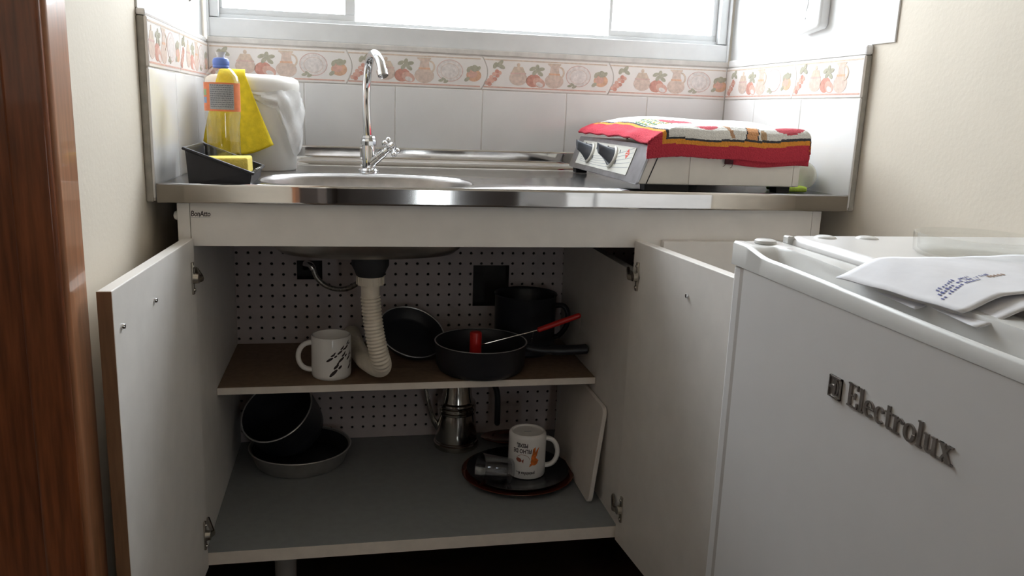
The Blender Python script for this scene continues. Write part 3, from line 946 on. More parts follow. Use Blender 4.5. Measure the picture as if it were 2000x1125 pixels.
g.prism([(ec[0] - .008, ec[1] + .0015), (ec[0] - .002, ec[1] + .0015), (ec[0] - .0005, ec[1]), (ec[0] - .002, ec[1] - .0015), (ec[0] - .008, ec[1] - .0015)], Mb, .0027)
g.prism([(ec[0] - .001, ec[1] - .0085), (ec[0] + .002, ec[1] - .0085), (ec[0] + .003, ec[1] + .0085), (ec[0] + .001, ec[1] + .0085)], Mb, .0028)
ob('emblem_relief', g, 'badge', em, smooth=0)


# ------------------------------------------------------------------ envelopes on the fridge
def sheet(c00, c10, c01, c11, bump, nu=28, nv=18):
    Pm = []
    for i in range(nu + 1):
        row = []
        for j in range(nv + 1):
            a, b = i / nu, j / nv
            p = (1 - a) * (1 - b) * Vector(c00) + a * (1 - b) * Vector(c10) + (1 - a) * b * Vector(c01) + a * b * Vector(c11)
            row.append(p + Vector((0, 0, bump(a, b))))
        Pm.append(row)
    return G().grid(Pm)


def bump1(a, b):
    return 0.004 * math.sin(PI * min(1, a * 1.3)) * (0.6 + 0.4 * math.sin(6 * b)) + 0.0015 * math.sin(9 * a + 4 * b) + (0.004 * max(0, b - .7) * math.sin(7 * a + 1)) + 0.0006 * math.sin(31 * a + 17 * b)


def rise(zl, zt, a, x0=.19):
    t = min(1.0, a / x0)
    return zl + (zt - zl) * (t * t * (3 - 2 * t) * .55 + t * .45)


def ez1f(a, b):
    return rise(-0.0235 + .004 * b, -0.0062, a) + max(-.0012, .55 * bump1(a, b))


ev = thing('envelope', 'crumpled white paper envelope with blue print, topmost on the fridge', 'envelope', (0.9, -1.26, -0.02))
ob('sheet', sheet((0.778, -1.183, 0), (1.04, -1.150, 0), (0.790, -1.345, 0), (1.02, -1.325, 0), lambda a, b: ez1f(a, b)), 'paper', ev, smooth=70, solid=0.0012)
EV = ((0.778, -1.183, 0), (1.04, -1.150, 0), (0.790, -1.345, 0), (1.02, -1.325, 0))


def evp(a, b, lift=0.0011):
    p = (1 - a) * (1 - b) * Vector(EV[0]) + a * (1 - b) * Vector(EV[1]) + (1 - a) * b * Vector(EV[2]) + a * b * Vector(EV[3])
    return p + Vector((0, 0, ez1f(a, b) + lift))


g = G()
random.seed(3)
for line in range(3):
    nq = (17, 22, 14)[line]
    for q in range(nq):
        if random.random() < .12:
            continue
        a_ = 0.045 + line * .02 + q * 0.0155
        b_ = 0.80 - line * .05 - q * 0.0085
        wq = .004 + .007 * random.random()
        hq = .018 + .016 * random.random()
        P4 = [evp(a_, b_), evp(a_ + wq, b_ - .002), evp(a_ + wq, b_ - hq), evp(a_, b_ - hq * .8)]
        g.add(P4, [(0, 1, 2, 3)])
ob('address_print', g, 'ink', ev, smooth=0)
g = G()
for q in range(5):
    a_ = 0.37 + q * .022
    g.add([evp(a_, .62 - q * .008), evp(a_ + .014, .615 - q * .008), evp(a_ + .012, .58 - q * .008), evp(a_, .59 - q * .008)], [(0, 1, 2, 3)])
ob('brown_mark', g, 'ink_brown', ev, smooth=0)
ob('envelope', sheet((0.800, -1.205, 0), (1.02, -1.175, 0), (0.7865, -1.293, 0), (1.00, -1.285, 0), lambda a, b: rise(-.0295, -.0108, a, .26)), 'paper', smooth=70, solid=0.0010,
   label='plain white envelope whose corner sticks out left beneath the printed one', cat='envelope')
ob('envelope', sheet((0.812, -1.225, 0), (1.03, -1.20, 0), (0.7850, -1.368, 0), (1.00, -1.356, 0), lambda a, b: rise(-.0265, -.0094, a, .27)), 'paper', smooth=70, solid=0.0010,
   label='plain white envelope showing along the near edge beneath the printed one', cat='envelope')

# ------------------------------------------------------------------ glass dish on the fridge
gd = (0.988, -1.130)
prof = [(0.0005, -0.0085), (0.060, -0.0085), (0.0635, -0.006), (0.0650, 0.0105), (0.0665, 0.0125), (0.0690, 0.0122), (0.0695, 0.0095), (0.0680, -0.0085), (0.064, -0.0118), (0.0005, -0.0120)]
ob('glass_dish', G().lathe(prof, Matrix.Translation((*gd, 0)), 56), 'dishglass', smooth=50, label='clear round glass dish standing on the fridge behind the envelopes', cat='dish')

# ================================================================== INTERCOM on the right panel
ic = thing('wall_intercom', 'white plastic wall unit with slot and rounded corners on the upper right panel', 'intercom', (1.2115, -0.36, 0.31))
Mi = frame((1.2115, 0, 0), (0, -1, 0), (0, 0, 1), (-1, 0, 0))


def rrect(x0, y0, x1, y1, r, n=6):
    out = []
    for cx_, cy_, a0 in ((x1 - r, y0 + r, -PI / 2), (x1 - r, y1 - r, 0), (x0 + r, y1 - r, PI / 2), (x0 + r, y0 + r, PI)):
        for k in range(n + 1):
            a = a0 + PI / 2 * k / n
            out.append((cx_ + r * math.cos(a), cy_ + r * math.sin(a)))
    return out


ob('housing', G().prism([(0.326, 0.303), (0.330, 0.3005), (0.398, 0.3085), (0.405, 0.315), (0.406, 0.52), (0.322, 0.52), (0.322, 0.31)], Mi, 0.022), 'white_wall', ic, bev=0.005, seg=3, smooth=40)
ob('slot', G().prism([(0.3495, 0.350), (0.3535, 0.3435), (0.3585, 0.352), (0.3595, 0.42), (0.3485, 0.42)], Mi @ Matrix.Translation((0, 0, 0.0222)), 0.0006), 'slot', ic, smooth=0, label='grey recessed slot')  # slot and pin hole: shade drawn as grey plates, nothing is recessed
ob('pin_hole', G().prism(ell(0.3535, 0.3305, .0014, .0022, 10), Mi @ Matrix.Translation((0, 0, 0.0222)), 0.0006), 'slot', ic, smooth=0)
ob('wall_hook', G().tube(spline([(-0.0055, -0.288, 0.316), (0.004, -0.288, 0.313), (0.013, -0.288, 0.304), (0.018, -0.288, 0.303), (0.021, -0.288, 0.309)], 4), 0.0022, 8), 'chrome', label='small metal hook high on the left wall panel', cat='hook')

# ================================================================== STOVE
SX0, SX1, SY0, SY1, SZ0, SZ1 = 0.80, 1.1135, -0.52, -0.06, 0.010, 0.078
stv = thing('tabletop_stove', 'white two burner tabletop gas stove under a fruit print towel on the drainboard', 'stove', (0.957, -0.29, ZS))
sl = (0.345, 0, 0.9387)
gb = G()
for y in (0,):
    gb.prism([(SX0 + .0015, SZ0), (SX1, SZ0), (SX1, SZ1 - .006), (SX1 - .006, SZ1), (SX0 + 0.0265, SZ1)], frame((0, SY0, 0), (1, 0, 0), (0, 0, 1), (0, 1, 0)), SY1 - SY0)
ob('body', gb, 'stove', stv, bev=0.002)
ob('side_sheet', G().box(0.8975, SY0 - 0.0018, SZ0 + .001, SX1 - 0.0125, SY0 + .001, SZ1 - .004), 'stove', stv, bev=0.0008, smooth=0)
ob('rear_edge_strip', G().box(SX1 - 0.0115, SY0 - 0.0018, SZ0 + .001, SX1 + .001, SY0 + .001, SZ1 - .004), 'stove', stv, bev=0.0008, smooth=0)
Mp = frame((SX0, 0, SZ0), (0, -1, 0), sl, (-0.9387, 0, 0.345))
ob('control_face', G().prism(rrect(0.058, -0.001, 0.522, 0.0735, 0.006), Mp @ Matrix.Translation((0, 0, -.002)), 0.0045), 'stoveface', stv, bev=0.0008, smooth=30, label='scuffed steel front face')
ob('front_seam', G().prism([(SX0 + .0165, SZ0 + .001), (SX0 + .0185, SZ0 + .001), (SX0 + .0425, SZ1 - .006), (SX0 + .0405, SZ1 - .006)], frame((0, SY0 - .0008, 0), (1, 0, 0), (0, 0, 1), (0, 1, 0)), .002), 'rubber', stv, smooth=0)
Mq = Mp @ Matrix.Translation((0, 0, 0.0026))
pl = ob('control_plate', G().prism(rrect(0.105, 0.010, 0.455, 0.064, 0.002, 2), Mq, 0.0012), 'stoveplate', stv, smooth=0)
g = G()
for k in range(5):
    pts = [(0.13 + 0.32 * t, 0.018 + 0.004 * k + (0.004 + .0035 * k) * t * t * 1.6 - .004 * math.sin(PI * t)) for t in [q / 14 for q in range(15)]]
    for a, b in zip(pts, pts[1:]):
        g.prism([(a[0], a[1]), (b[0], b[1]), (b[0], b[1] + .0011), (a[0], a[1] + .0011)], Mq @ Matrix.Translation((0, 0, .0012)), .0002)
ob('printed_lines', g, 'labelsilver', pl, smooth=0)
g = G().prism([(0.420, 0.040), (0.431, 0.050), (0.420, 0.060), (0.409, 0.050)], Mq @ Matrix.Translation((0, 0, .0012)), .0003)
emb = ob('printed_emblem', g, 'red_emblem', pl, smooth=0, label='red diamond emblem')
g = G()
for p in ((0.414, .0475, .426, .0488), (0.414, .0512, .426, .0525)):
    g.prism(rect(*p), Mq @ Matrix.Translation((0, 0, .0016)), .0002)
ob('emblem_marks', g, 'stoveplate', emb, smooth=0)
for uu in (0.19, 0.345):
    kb = ob('knob', G().lathe([(0.0225, 0), (0.0225, .0035), (0.0205, .005), (0.0005, .0052)], Mq @ Matrix.Translation((uu, 0.038, .0012)), 28), 'stoveplate', stv)
    # winged grip: waisted bar
    rings_ = []
    Mk = Mq @ Matrix.Translation((uu, 0.038, .0062)) @ Matrix.Rotation(0.35, 4, 'Z')
    for q in range(9):
        t_ = q / 8
        hz_ = 0.030 * t_
        rx = 0.0045 + 0.0140 * (1 - t_) ** 2.2
        ry = 0.0105 + 0.0080 * (1 - t_) ** 1.7
        oy = 0.0065 * t_
        rings_.append([Mk @ Vector((rx * math.cos(a), oy + ry * math.sin(a), hz_ + .004 * t_ * math.sin(a))) for a in [2 * PI * k / 24 for k in range(24)]])
    ob('pointer', G().prism(ell(0, 0, .0026, .0055, 12), Mk @ Matrix.Translation((0, .0145, .012)) @ Matrix.Rotation(-.75, 4, 'X'), .002), 'chrome', kb, smooth=0, label='shiny pointer on the knob')
    g = G()
    g.add([p for r_ in rings_ for p in r_], [(j * 24 + k, j * 24 + (k + 1) % 24, (j + 1) * 24 + (k + 1) % 24, (j + 1) * 24 + k) for j in range(8) for k in range(24)] + [tuple(range(8 * 24, 9 * 24))])
    ob('grip', g, 'knob', kb, smooth=50, label='dark winged knob grip')
    ob('indicator', G().prism(ell(uu + .030, .052, .0022, .0040, 10, .3), Mq @ Matrix.Translation((0, 0, .0012)), .0004).prism(ell(uu + .026, .030, .003, .0050, 10, .3), Mq @ Matrix.Translation((0, 0, .0012)), .0004), 'knob', pl, smooth=0)
for x, y, rx in ((0.862, -0.495, 0.042), (1.092, -0.495, 0.013), (0.818, -0.085, 0.013), (1.092, -0.085, 0.013)):
    ob('foot', G().prism([(x - rx, ZS + .0012), (x + rx, ZS + .0012), (x + rx + .001, SZ0 + .001), (x - rx - .001, SZ0 + .001)], frame((0, y - .013, 0), (1, 0, 0), (0, 0, 1), (0, 1, 0)), .026), 'rubber', stv, bev=.001)
for by in (-0.40, -0.18):
    bn = ob('burner', G().lathe([(0.045, SZ1 - .001), (0.045, SZ1 + .010), (0.04, SZ1 + .014), (0.0005, SZ1 + .015)], Matrix.Translation((0.975, by, 0)), 28), 'stoveface', stv)
    for k in range(4):
        a = k * PI / 2 + PI / 4
        ob('pan_support', G().tube([(0.975 + .03 * math.cos(a), by + .03 * math.sin(a), SZ1 + .021), (0.975 + .08 * math.cos(a), by + .08 * math.sin(a), SZ1 + .021), (0.975 + .085 * math.cos(a), by + .085 * math.sin(a), SZ1)], .003, 6), 'rubber', bn)

# ------------------------------------------------------------------ towel on the stove
TL, TR, TN, TF = 0.818, 1.123, -0.5265, -0.075


def towel_pt(u_, v_):
    """u from the left hem, v from the near hem (metres of cloth)"""
    U = [(0, .812, -.029), (.010, .818, -.021), (.022, .829, -.015), (.036, .841, -.0095), (.052, .856, -.005), (.075, .878, 0), (.322, 1.112, 0), (.332, 1.120, -.003), (.342, 1.1235, -.012), (.372, 1.125, -.044)]
    V = [(0, -.530, -.055), (.012, -.5305, -.043), (.040, -.5300, -.016), (.050, -.527, -.006), (.060, -.519, -.001), (.07, -.509, 0), (.52, -.075, 0)]

    def ev_(T, t):
        for (a, p, d), (b, q, e) in zip(T, T[1:]):
            if t <= b:
                f = (t - a) / (b - a)
                return p + (q - p) * f, d + (e - d) * f
        return T[-1][1], T[-1][2]
    x, dx_ = ev_(U, u_)
    y, dy_ = ev_(V, v_)
    top = 0.1115 + 0.013 * math.exp(-((y + .27) / .17) ** 2) * math.exp(-((x - .985) / .20) ** 4)
    top += 0.0018 * math.sin(26 * x + 3) * math.sin(19 * y) + 0.0012 * math.sin(51 * x + 33 * y)
    hang = min(dx_, dy_)
    if dx_ < 0 and dx_ <= dy_:
        x += 0.0020 * math.sin(47 * y) * min(1, -dx_ / .01)
        hang += (0.0012 * math.sin(71 * y + 1.3) + 0.0014 * math.sin(29 * y)) * min(1, -dx_ / .02)
    if dy_ < 0 and dy_ < dx_ and v_ < .055:
        y -= 0.0025 * math.sin(21 * x + .6) * min(1, -dy_ / .02) + .001
        hang += 0.0022 * math.sin(17 * x - 1) * min(1, -dy_ / .03)
    return Vector((x + random.uniform(-.0004, .0004), y + random.uniform(-.0004, .0004), top + hang + random.uniform(-.0004, .0004)))


def towel_col(u_, v_):
    R_, O_, K_, W_ = (0.56, 0.045, 0.075), (0.80, 0.33, 0.05), (0.055, 0.06, 0.075), (0.84, 0.83, 0.80)
    d = min(u_ - .006, v_ + .004 * math.sin(14 * u_), .378 - u_ + .02)
    d2 = min(d, .52 - v_)
    if d2 < .026:
        return R_
    if d2 < .0345:
        return O_
    if d2 < .0385:
        return K_

    def inel(cu, cv, ru, rv):
        return ((u_ - cu) / ru) ** 2 + ((v_ - cv) / rv) ** 2 < 1
    if inel(.126, .068, .024, .016) or inel(.297, .062, .03, .014) or inel(.12, .20, .035, .045):
        return (0.62, 0.10, 0.13)
    if inel(.075, .20, .05, .05):
        q = math.sin(u_ * 420) + math.sin(v_ * 330 + u_ * 160)
        return (0.10, 0.20, 0.10) if q > .1 else ((0.62, .45, .10) if q < -.8 else W_)
    # carrot-like root with dark outline
    cx_ = .213 + (v_ - .045) * .25
    hw = .011 + .10 * max(0, (.058 - v_)) * .3
    if .038 < v_ < .078:
        if abs(u_ - cx_) < hw:
            return (0.72, 0.36, 0.17)
        if abs(u_ - cx_) < hw + .002:
            return K_
        if abs(u_ - (cx_ - .040 - (v_ - .04) * .55)) < .004:
            return (0.55, .33, .20)
    if inel(.237, .047, .006, .012):
        return (0.50, 0.34, 0.20)
    return W_


random.seed(11)
NU, NV = 150, 170
us = [.372 * i / NU for i in range(NU + 1)]
vs_ = [.12 * j / 60 for j in range(60)] + [.12 + .40 * j / (NV - 60) for j in range(NV - 60 + 1)]
Pm = [[towel_pt(a, b) for b in vs_] for a in us]
g = G()
g.v = [p for row in Pm for p in row]
nj = len(vs_)
for i in range(NU):
    for j in range(nj - 1):
        g.f.append([i * nj + j, i * nj + j + 1, (i + 1) * nj + j + 1, (i + 1) * nj + j])
        g.c.append(towel_col((us[i] + us[i + 1]) / 2, (vs_[j] + vs_[j + 1]) / 2))
tw = ob('kitchen_towel', g, 'towel', smooth=80, solid=0.004, label='white terry towel with red and orange border and fruit print draped over the stove', cat='towel')
# folded under layer showing at the near side
Pm = [[Vector((0.978 + .150 * i / 40 + .0, -.5262 - .0015 * math.sin(i * .3) + .0008, .0475 + .0025 * math.sin(i * .16 + 2.4) + .03 * j / 6)) for j in range(7)] for i in range(41)]
g = G()
g.v = [p for row in Pm for p in row]
for i in range(40):
    for j in range(6):
        g.f.append([i * 7 + j, i * 7 + j + 1, (i + 1) * 7 + j + 1, (i + 1) * 7 + j])
        g.c.append((0.56, 0.045, 0.075))
ob('folded_layer', g, 'towel', tw, smooth=80, solid=0.004)
g = G().box(0.9625, -.5272, .0495, 0.9785, -.5242, .068, col=(0.10, 0.03, 0.04))
g.tube([(0.964, -.527, .050), (0.9605, -.528, .0465), (0.958, -.528, .0455)], .0006, 5, col=(.2, .15, .12))
g.tube([(0.977, -.527, .050), (0.9755, -.528, .0445), (0.972, -.528, .0430)], .0006, 5, col=(.2, .15, .12))
ob('care_tag', g, 'towel', tw, smooth=0, label='dark red care tag')

# ------------------------------------------------------------------ bottle lying behind stove, lime sponge
lb = thing('lying_bottle', 'cloudy plastic bottle lying between the stove and the right wall', 'bottle', (1.163, -0.40, ZS))
ax = Vector((-0.10, 1, 0)).normalized()
o_ = Vector((1.167, -0.470, ZS + 0.0305))
Ml = axisM(o_, ax)
prof = [(0.0005, 0.0), (0.012, 0.001), (0.021, 0.006), (0.0265, 0.015), (0.0285, 0.026), (0.0285, 0.13), (0.020, 0.155), (0.011, 0.165), (0.011, 0.18)]
ob('bottle_shell', G().lathe(prof, Ml, 32), 'cloudy', lb, smooth=60)
ob('bottle_cap', G().lathe([(0.0135, 0.172), (0.0135, 0.190), (0.0005, 0.1905)], Ml, 20), 'capwhite', lb)
g = G()
for i in range(12):
    a0 = PI * .62 + i * PI * .9 / 12
    a1 = a0 + PI * .9 / 12
    pts = [Ml @ Vector((.0288 * math.cos(a), .0288 * math.sin(a), z)) for a, z in ((a0, .024), (a1, .024), (a1, .075), (a0, .075))]
    g.add(pts, [(0, 1, 2, 3)])
ob('bottle_label', g, 'labelsilver', lb, solid=.0004)
ob('dish_sponge', G().box(1.098, -0.487, ZS + .0014, 1.156, -0.43, ZS + 0.0125), 'lime', bev=0.004, label='lime green sponge under the right end of the stove', cat='sponge')
bpy.data.objects['dish_sponge'].location.x += 0.0

# ================================================================== LEFT CORNER ITEMS
bk = thing('lidded_bucket', 'white plastic bucket with lid and liner film in the left corner', 'bucket', (0.110, -0.175, ZS))
Mk = Matrix.Translation((0.110, -0.175, 0))
ob('body', G().lathe([(0.0005, ZS + .001), (0.079, ZS + .001), (0.0815, ZS + .004), (0.0865, 0.158), (0.0005, 0.158)], Mk, 56), 'bucket', bk, smooth=40)
ob('lid', G().lathe([(0.0855, 0.150), (0.0880, 0.150), (0.0895, 0.154), (0.0895, 0.166), (0.0875, 0.173), (0.078, 0.1785), (0.055, 0.1815), (0.0005, 0.182)], Mk, 56), 'bucket', bk, smooth=50)
random.seed(21)
Pm = []
for i in range(41):
    t = i / 40
    a = -1.75 + 2.2 * t
    row = []
    for j in range(13):
        q = j / 12
        ztop = 0.151 - 0.004 * math.sin(9 * t)
        zbot = 0.135 - 0.06 * (max(0, t - .12)) ** .8 - 0.075 * max(0, math.sin(PI * (t - .35) / .5)) * (1 if t > .35 else 0)
        z = ztop + (zbot - ztop) * q
        r = 0.0885 + 0.0035 * math.sin(PI * q) + 0.006 * abs(math.sin(7 * t + 5 * q)) * (0.3 + t) + 0.0015 * math.sin(23 * t - 9 * q)
        row.append(Vector((0.110 + r * math.cos(a), -0.175 + r * math.sin(a), z)))
    Pm.append(row)
ob('liner_film', G().grid(Pm), 'bag', bk, smooth=25, label='crumpled clear plastic liner edge')

# yellow cloth over the lid rim
def cloth_pt(a, b):
    # a across 0..1, b down 0..1
    topL, topR = Vector((0.060, 0, 0)), Vector((0.104, 0, 0))
    zt = 0.186
    xl = 0.060 + (0.022 - 0.060) * b ** .9
    xr = 0.104 + (0.155 - 0.104) * b
    zbot = 0.052 - 0.021 * math.sin(PI * min(1, a * 1.0)) ** 1.0 - 0.002 * a
    x = xl + (xr - xl) * a
    z = zt + (zbot - zt) * b
    dx = x - 0.110
    rr = 0.0935
    y = -0.175 - math.sqrt(max(0.0001, rr * rr - dx * dx * .96)) - 0.004 - 0.007 * math.sin(a * 7 + 2 * b) * b - .008 * b
    if b < 0.06:
        f = b / 0.06
        y = (y + .03) * (1 - f) + y * f
        z = 0.1875 - .0025 * f
    return Vector((x, y, z))


ob('cleaning_cloth', G().grid([[cloth_pt(i / 24, j / 30) for j in range(31)] for i in range(25)]), 'cloth', smooth=60, solid=0.0022,
   label='yellow cleaning cloth hung over the white bucket lid behind the bottle', cat='cloth')

# detergent bottle
bt = thing('detergent_bottle', 'clear squeeze bottle with orange label and blue cap in the black holder', 'bottle', (0.0845, -0.412, 0.0))
Mo = Matrix.Translation((0.0845, -0.412, 0))
prof = [(0.0005, 0.0005), (0.024, 0.0005), (0.028, 0.004), (0.0288, 0.012), (0.0275, 0.05), (0.0275, 0.09), (0.0292, 0.105), (0.0292, 0.160), (0.0265, 0.170), (0.019, 0.180), (0.0125, 0.1845), (0.0118, 0.188)]
ob('bottle_shell', G().lathe(prof, Mo, 40, sy=0.76), 'bottle', bt, smooth=50)
ob('cap', G().lathe([(0.0128, 0.183), (0.0135, 0.1842), (0.0135, 0.1862), (0.0130, 0.187), (0.0135, 0.188), (0.0138, 0.194), (0.0120, 0.1985), (0.0078, 0.2), (0.0005, 0.2)], Mo, 30), 'blue', bt, smooth=40)
ob('nozzle', G().lathe([(0.0066, 0.199), (0.0062, 0.203), (0.0085, 0.2075), (0.0088, 0.2092), (0.004, 0.2092), (0.0005, 0.207)], Mo, 24), 'capwhite', bt)


def lab(a0, a1, z0, z1, r, n=14):
    g_ = G()
    Pm_ = [[Mo @ Vector((r * math.cos(a), 0.76 * r * math.sin(a), z)) for z in (z0, z1)] for a in [a0 + (a1 - a0) * k / n for k in range(n + 1)]]
    return g_.grid(Pm_)


la = ob('label', lab(-PI * 1.04, PI * .04, 0.1115, 0.1588, 0.0296, 26), 'label', bt, smooth=60, label='orange wrap label with grey text block')
ob('text_block', lab(-PI * .70, -PI * .25, 0.1145, 0.1562, 0.0299), 'labelsilver', la, smooth=60)
g = G()
random.seed(5)
for ln in range(11):
    z = 0.1535 - ln * 0.0035
    a = -PI * .68
    while a < -PI * .28:
        da = random.uniform(.03, .12)
        q = lab(a, min(a + da, -PI * .265), z, z + .0013, 0.03015, 2)
        g.add(q.v, q.f)
        a += da + .03
ob('text_lines', g, 'labelink', la, smooth=0)
ob('pictogram', lab(-PI * .90, -PI * .78, 0.137, 0.1475, 0.0299, 4), 'labelgreen', la, smooth=0, label='green pictogram')
ob('pictogram', lab(-PI * .90, -PI * .78, 0.1245, 0.1345, 0.0299, 4), 'labelblue', la, smooth=0, label='blue pictogram')

# black sponge holder: sloping rim tray
ht = thing('sponge_holder', 'black plastic sponge and bottle holder at the left front of the sink top', 'holder', (0.092, -0.44, ZS))
xa, xe, ya, ye = 0.046, 0.1395, -0.534, -0.372
zl, zr_ = 0.0525, 0.0175


def wallstrip(pts, th, zt_):
    pass


g = G()
th = 0.0022
for (ax_, ay_, bx_, by_) in ((xa, ya, xe, ya), (xe, ya, xe, ye), (xe, ye, xa, ye), (xa, ye, xa, ya)):
    d = Vector((bx_ - ax_, by_ - ay_, 0)).normalized()
    nn = Vector((-d.y, d.x, 0)) * th
    zt1 = zl if ax_ == xa else zr_
    zt2 = zl if bx_ == xa else zr_
    A, B = Vector((ax_, ay_, 0)), Vector((bx_, by_, 0))
    fl_ = 0.0035
    out = -nn / th
    zb0 = ZS + .001
    vs2 = [A + Vector((0, 0, zb0)), B + Vector((0, 0, zb0)), B + out * fl_ + Vector((0, 0, zt2)), A + out * fl_ + Vector((0, 0, zt1)),
           A + nn + Vector((0, 0, zb0)), B + nn + Vector((0, 0, zb0)), B + nn + out * fl_ + Vector((0, 0, zt2)), A + nn + out * fl_ + Vector((0, 0, zt1))]
    g.add(vs2, [(0, 1, 2, 3), (5, 4, 7, 6), (3, 2, 6, 7), (0, 4, 5, 1), (1, 5, 6, 2), (0, 3, 7, 4)])
g.box(xa, ya, ZS + .0008, xe, ye, ZS + .003)
ob('tray', g, 'tray', ht, smooth=0)
g = G()
dd = Vector((xe - xa + .010, 0, zr_ - zl)).normalized()
for y in (ya - .005, ye + .005):
    g.tube([Vector((xa - .006, y, zl + .0018)), Vector((xe + .0065, y, zr_ - .0018))], .0026, 8)
g.tube([Vector((xa - .005, ya - .005, zl + .001)), Vector((xa - .005, ye + .005, zl + .001))], .0026, 8)
g.tube([Vector((xe + .005, ya - .005, zr_ - .001)), Vector((xe + .005, ye + .005, zr_ - .001))], .0026, 8)
ob('rim', g, 'tray', ht)
ob('inner_partition', G().box(xa + .004, -0.457, ZS + .003, xe - .002, -0.4545, 0.018), 'tray', ht, smooth=0)
g = G()
for k in range(3):
    g.tube([(xe + .006 + .0015 * k, -0.526 + .013 * k, zr_ + .0005), (xe + .010 + .001 * k, -0.527 + .013 * k, zr_ + .006)], .0018, 8)
ob('clip', g, 'slot', ht, label='small grey clips on the low rim')
Msp = Matrix.Translation((0.098, -0.494, 0.0255)) @ Matrix.Rotation(-0.035, 4, 'Y')
ob('yellow_sponge', G().box(-.039, -.034, -.0135, .0385, .034, .0140, M=Msp), 'sponge', bev=0.0035, seg=3, label='yellow sponge lying in the black holder', cat='sponge')

# ================================================================== MID SHELF ITEMS
ZSH = -0.409


def cylbend(c, r, a_c, zc, flip=False):
    def f(p):
        x, y = (p.x, p.y) if not flip else (-p.x, -p.y)
        a = a_c + x / r
        return Vector((c[0] + (r + p.z + .0003) * math.cos(a), c[1] + (r + p.z + .0003) * math.sin(a), zc + y))
    return f


def patch(c, r, a_c, zc, poly, lift=.0003):
    n_ = len(poly)
    cx_ = sum(p[0] for p in poly) / n_
    cy_ = sum(p[1] for p in poly) / n_
    g_ = G()
    pts = [(cx_, cy_)] + list(poly)
    g_.add([Vector((c[0] + (r + lift) * math.cos(a_c + x / r), c[1] + (r + lift) * math.sin(a_c + x / r), zc + y)) for x, y in pts],
           [(0, 1 + k, 1 + (k + 1) % n_) for k in range(n_)])
    return g_


def mug(nm, label, c, zb0, r, h, inv, ha):
    t = thing(nm, label, 'mug', (c[0], c[1], zb0))
    Mm = Matrix.Translation((c[0], c[1], zb0))
    p = [(0.0005, 0.004), (r - .008, 0.0035), (r - .007, 0.0005), (r - .0045, 0.0), (r - .001, 0.003), (r, 0.008), (r, h - .003), (r - .001, h), (r - .0025, h), (r - .0038, h - .003), (r - .0038, 0.012), (r - .009, 0.0065), (0.0005, 0.006)]
    if inv:
        p = [(a, h - b) for a, b in p]
    ob('mug_body', G().lathe(p, Mm, 44), 'mug', t, smooth=40)
    d = Vector((math.cos(ha), math.sin(ha), 0))
    pts = []
    for k in range(15):
        q = -PI * .53 + PI * 1.06 * k / 14
        rr = 0.0275 * (max(0, math.cos(q)) ** .8 if math.cos(q) > 0 else 0)
        pts.append(Vector((c[0], c[1], zb0)) + d * (r - .002 + rr) + Vector((0, 0, h * .5 + h * .325 * math.sin(q))))
    ob('handle', G().tube(pts, .0052, 12, flat=1.35), 'mug', t, smooth=60)
    return t


cam_xy = Vector((0.2956, -1.9125))
m1c = (0.2590, -0.2905)
m1 = mug('footprint_mug', 'white mug printed with black footprints standing on the brown shelf', m1c, ZSH + .0006, 0.0395, 0.0865, False, PI * 1.02)
fa1 = math.atan2(cam_xy.y - m1c[1], cam_xy.x - m1c[0])
for dx, dz, rot, sc in [(a_, b_, c_, d_ * 1.3) for a_, b_, c_, d_ in ((0.0035, 0.051, .55, 1), (0.011, 0.0265, .75, 1.35), (0.0225, 0.064, .6, .85), (0.026, 0.050, .65, 1.0), (0.037, 0.073, .7, .8), (0.043, 0.050, .7, .8), (0.046, 0.033, .8, .9))]:
    g = G()
    c_, s_ = math.cos(rot), math.sin(rot)
    for ex, ey, rx, ry in ((-.0065, -.001, .0062, .0019), (.0008, .0022, .0040, .0015), (.0034, -.0016, .0028, .0014), (.005, .0035, .0022, .0009)):
        poly = [(dx + sc * (x * c_ - y * s_), dz + sc * (x * s_ + y * c_)) for x, y in ell(ex, ey, rx, ry, 12)]
        q = patch(m1c, 0.0395, fa1, ZSH, poly)
        g.add(q.v, q.f)
    ob('footprint', g, 'mugprint', m1, smooth=0)

# saucepan
sc_ = (0.5665, -0.278)
sp_ = thing('saucepan', 'black saucepan with long handle at the front edge of the brown shelf', 'saucepan', (sc_[0], sc_[1], ZSH))
Ms = Matrix.Translation((sc_[0], sc_[1], 0))
ob('pan_body', G().lathe([(0.0005, ZSH + .0005), (0.078, ZSH + .0005), (0.088, ZSH + .006), (0.0935, ZSH + .018), (0.096, -0.348), (0.0975, -0.3455), (0.0975, -0.3445), (0.095, -0.3445), (0.0925, -0.349), (0.090, ZSH + .016), (0.078, ZSH + .006), (0.0005, ZSH + .005)], Ms, 56), 'pan', sp_, smooth=40)
ob('rim', G().lathe([(0.0945, -0.3443), (0.0955, -0.3434), (0.0968, -0.3434), (0.0978, -0.3443)], Ms, 56), 'panrim', sp_, label='thin worn metal rim')
ob('handle', G().tube(spline([(0.657, -0.287, -0.358), (0.69, -0.290, -0.364), (0.73, -0.294, -0.365), (0.77, -0.298, -0.363), (0.795, -0.300, -0.361)], 5), [.006] + [.0085] * 8 + [.0105] * 11 + [.007], 14, flat=1.3), 'pan', sp_)
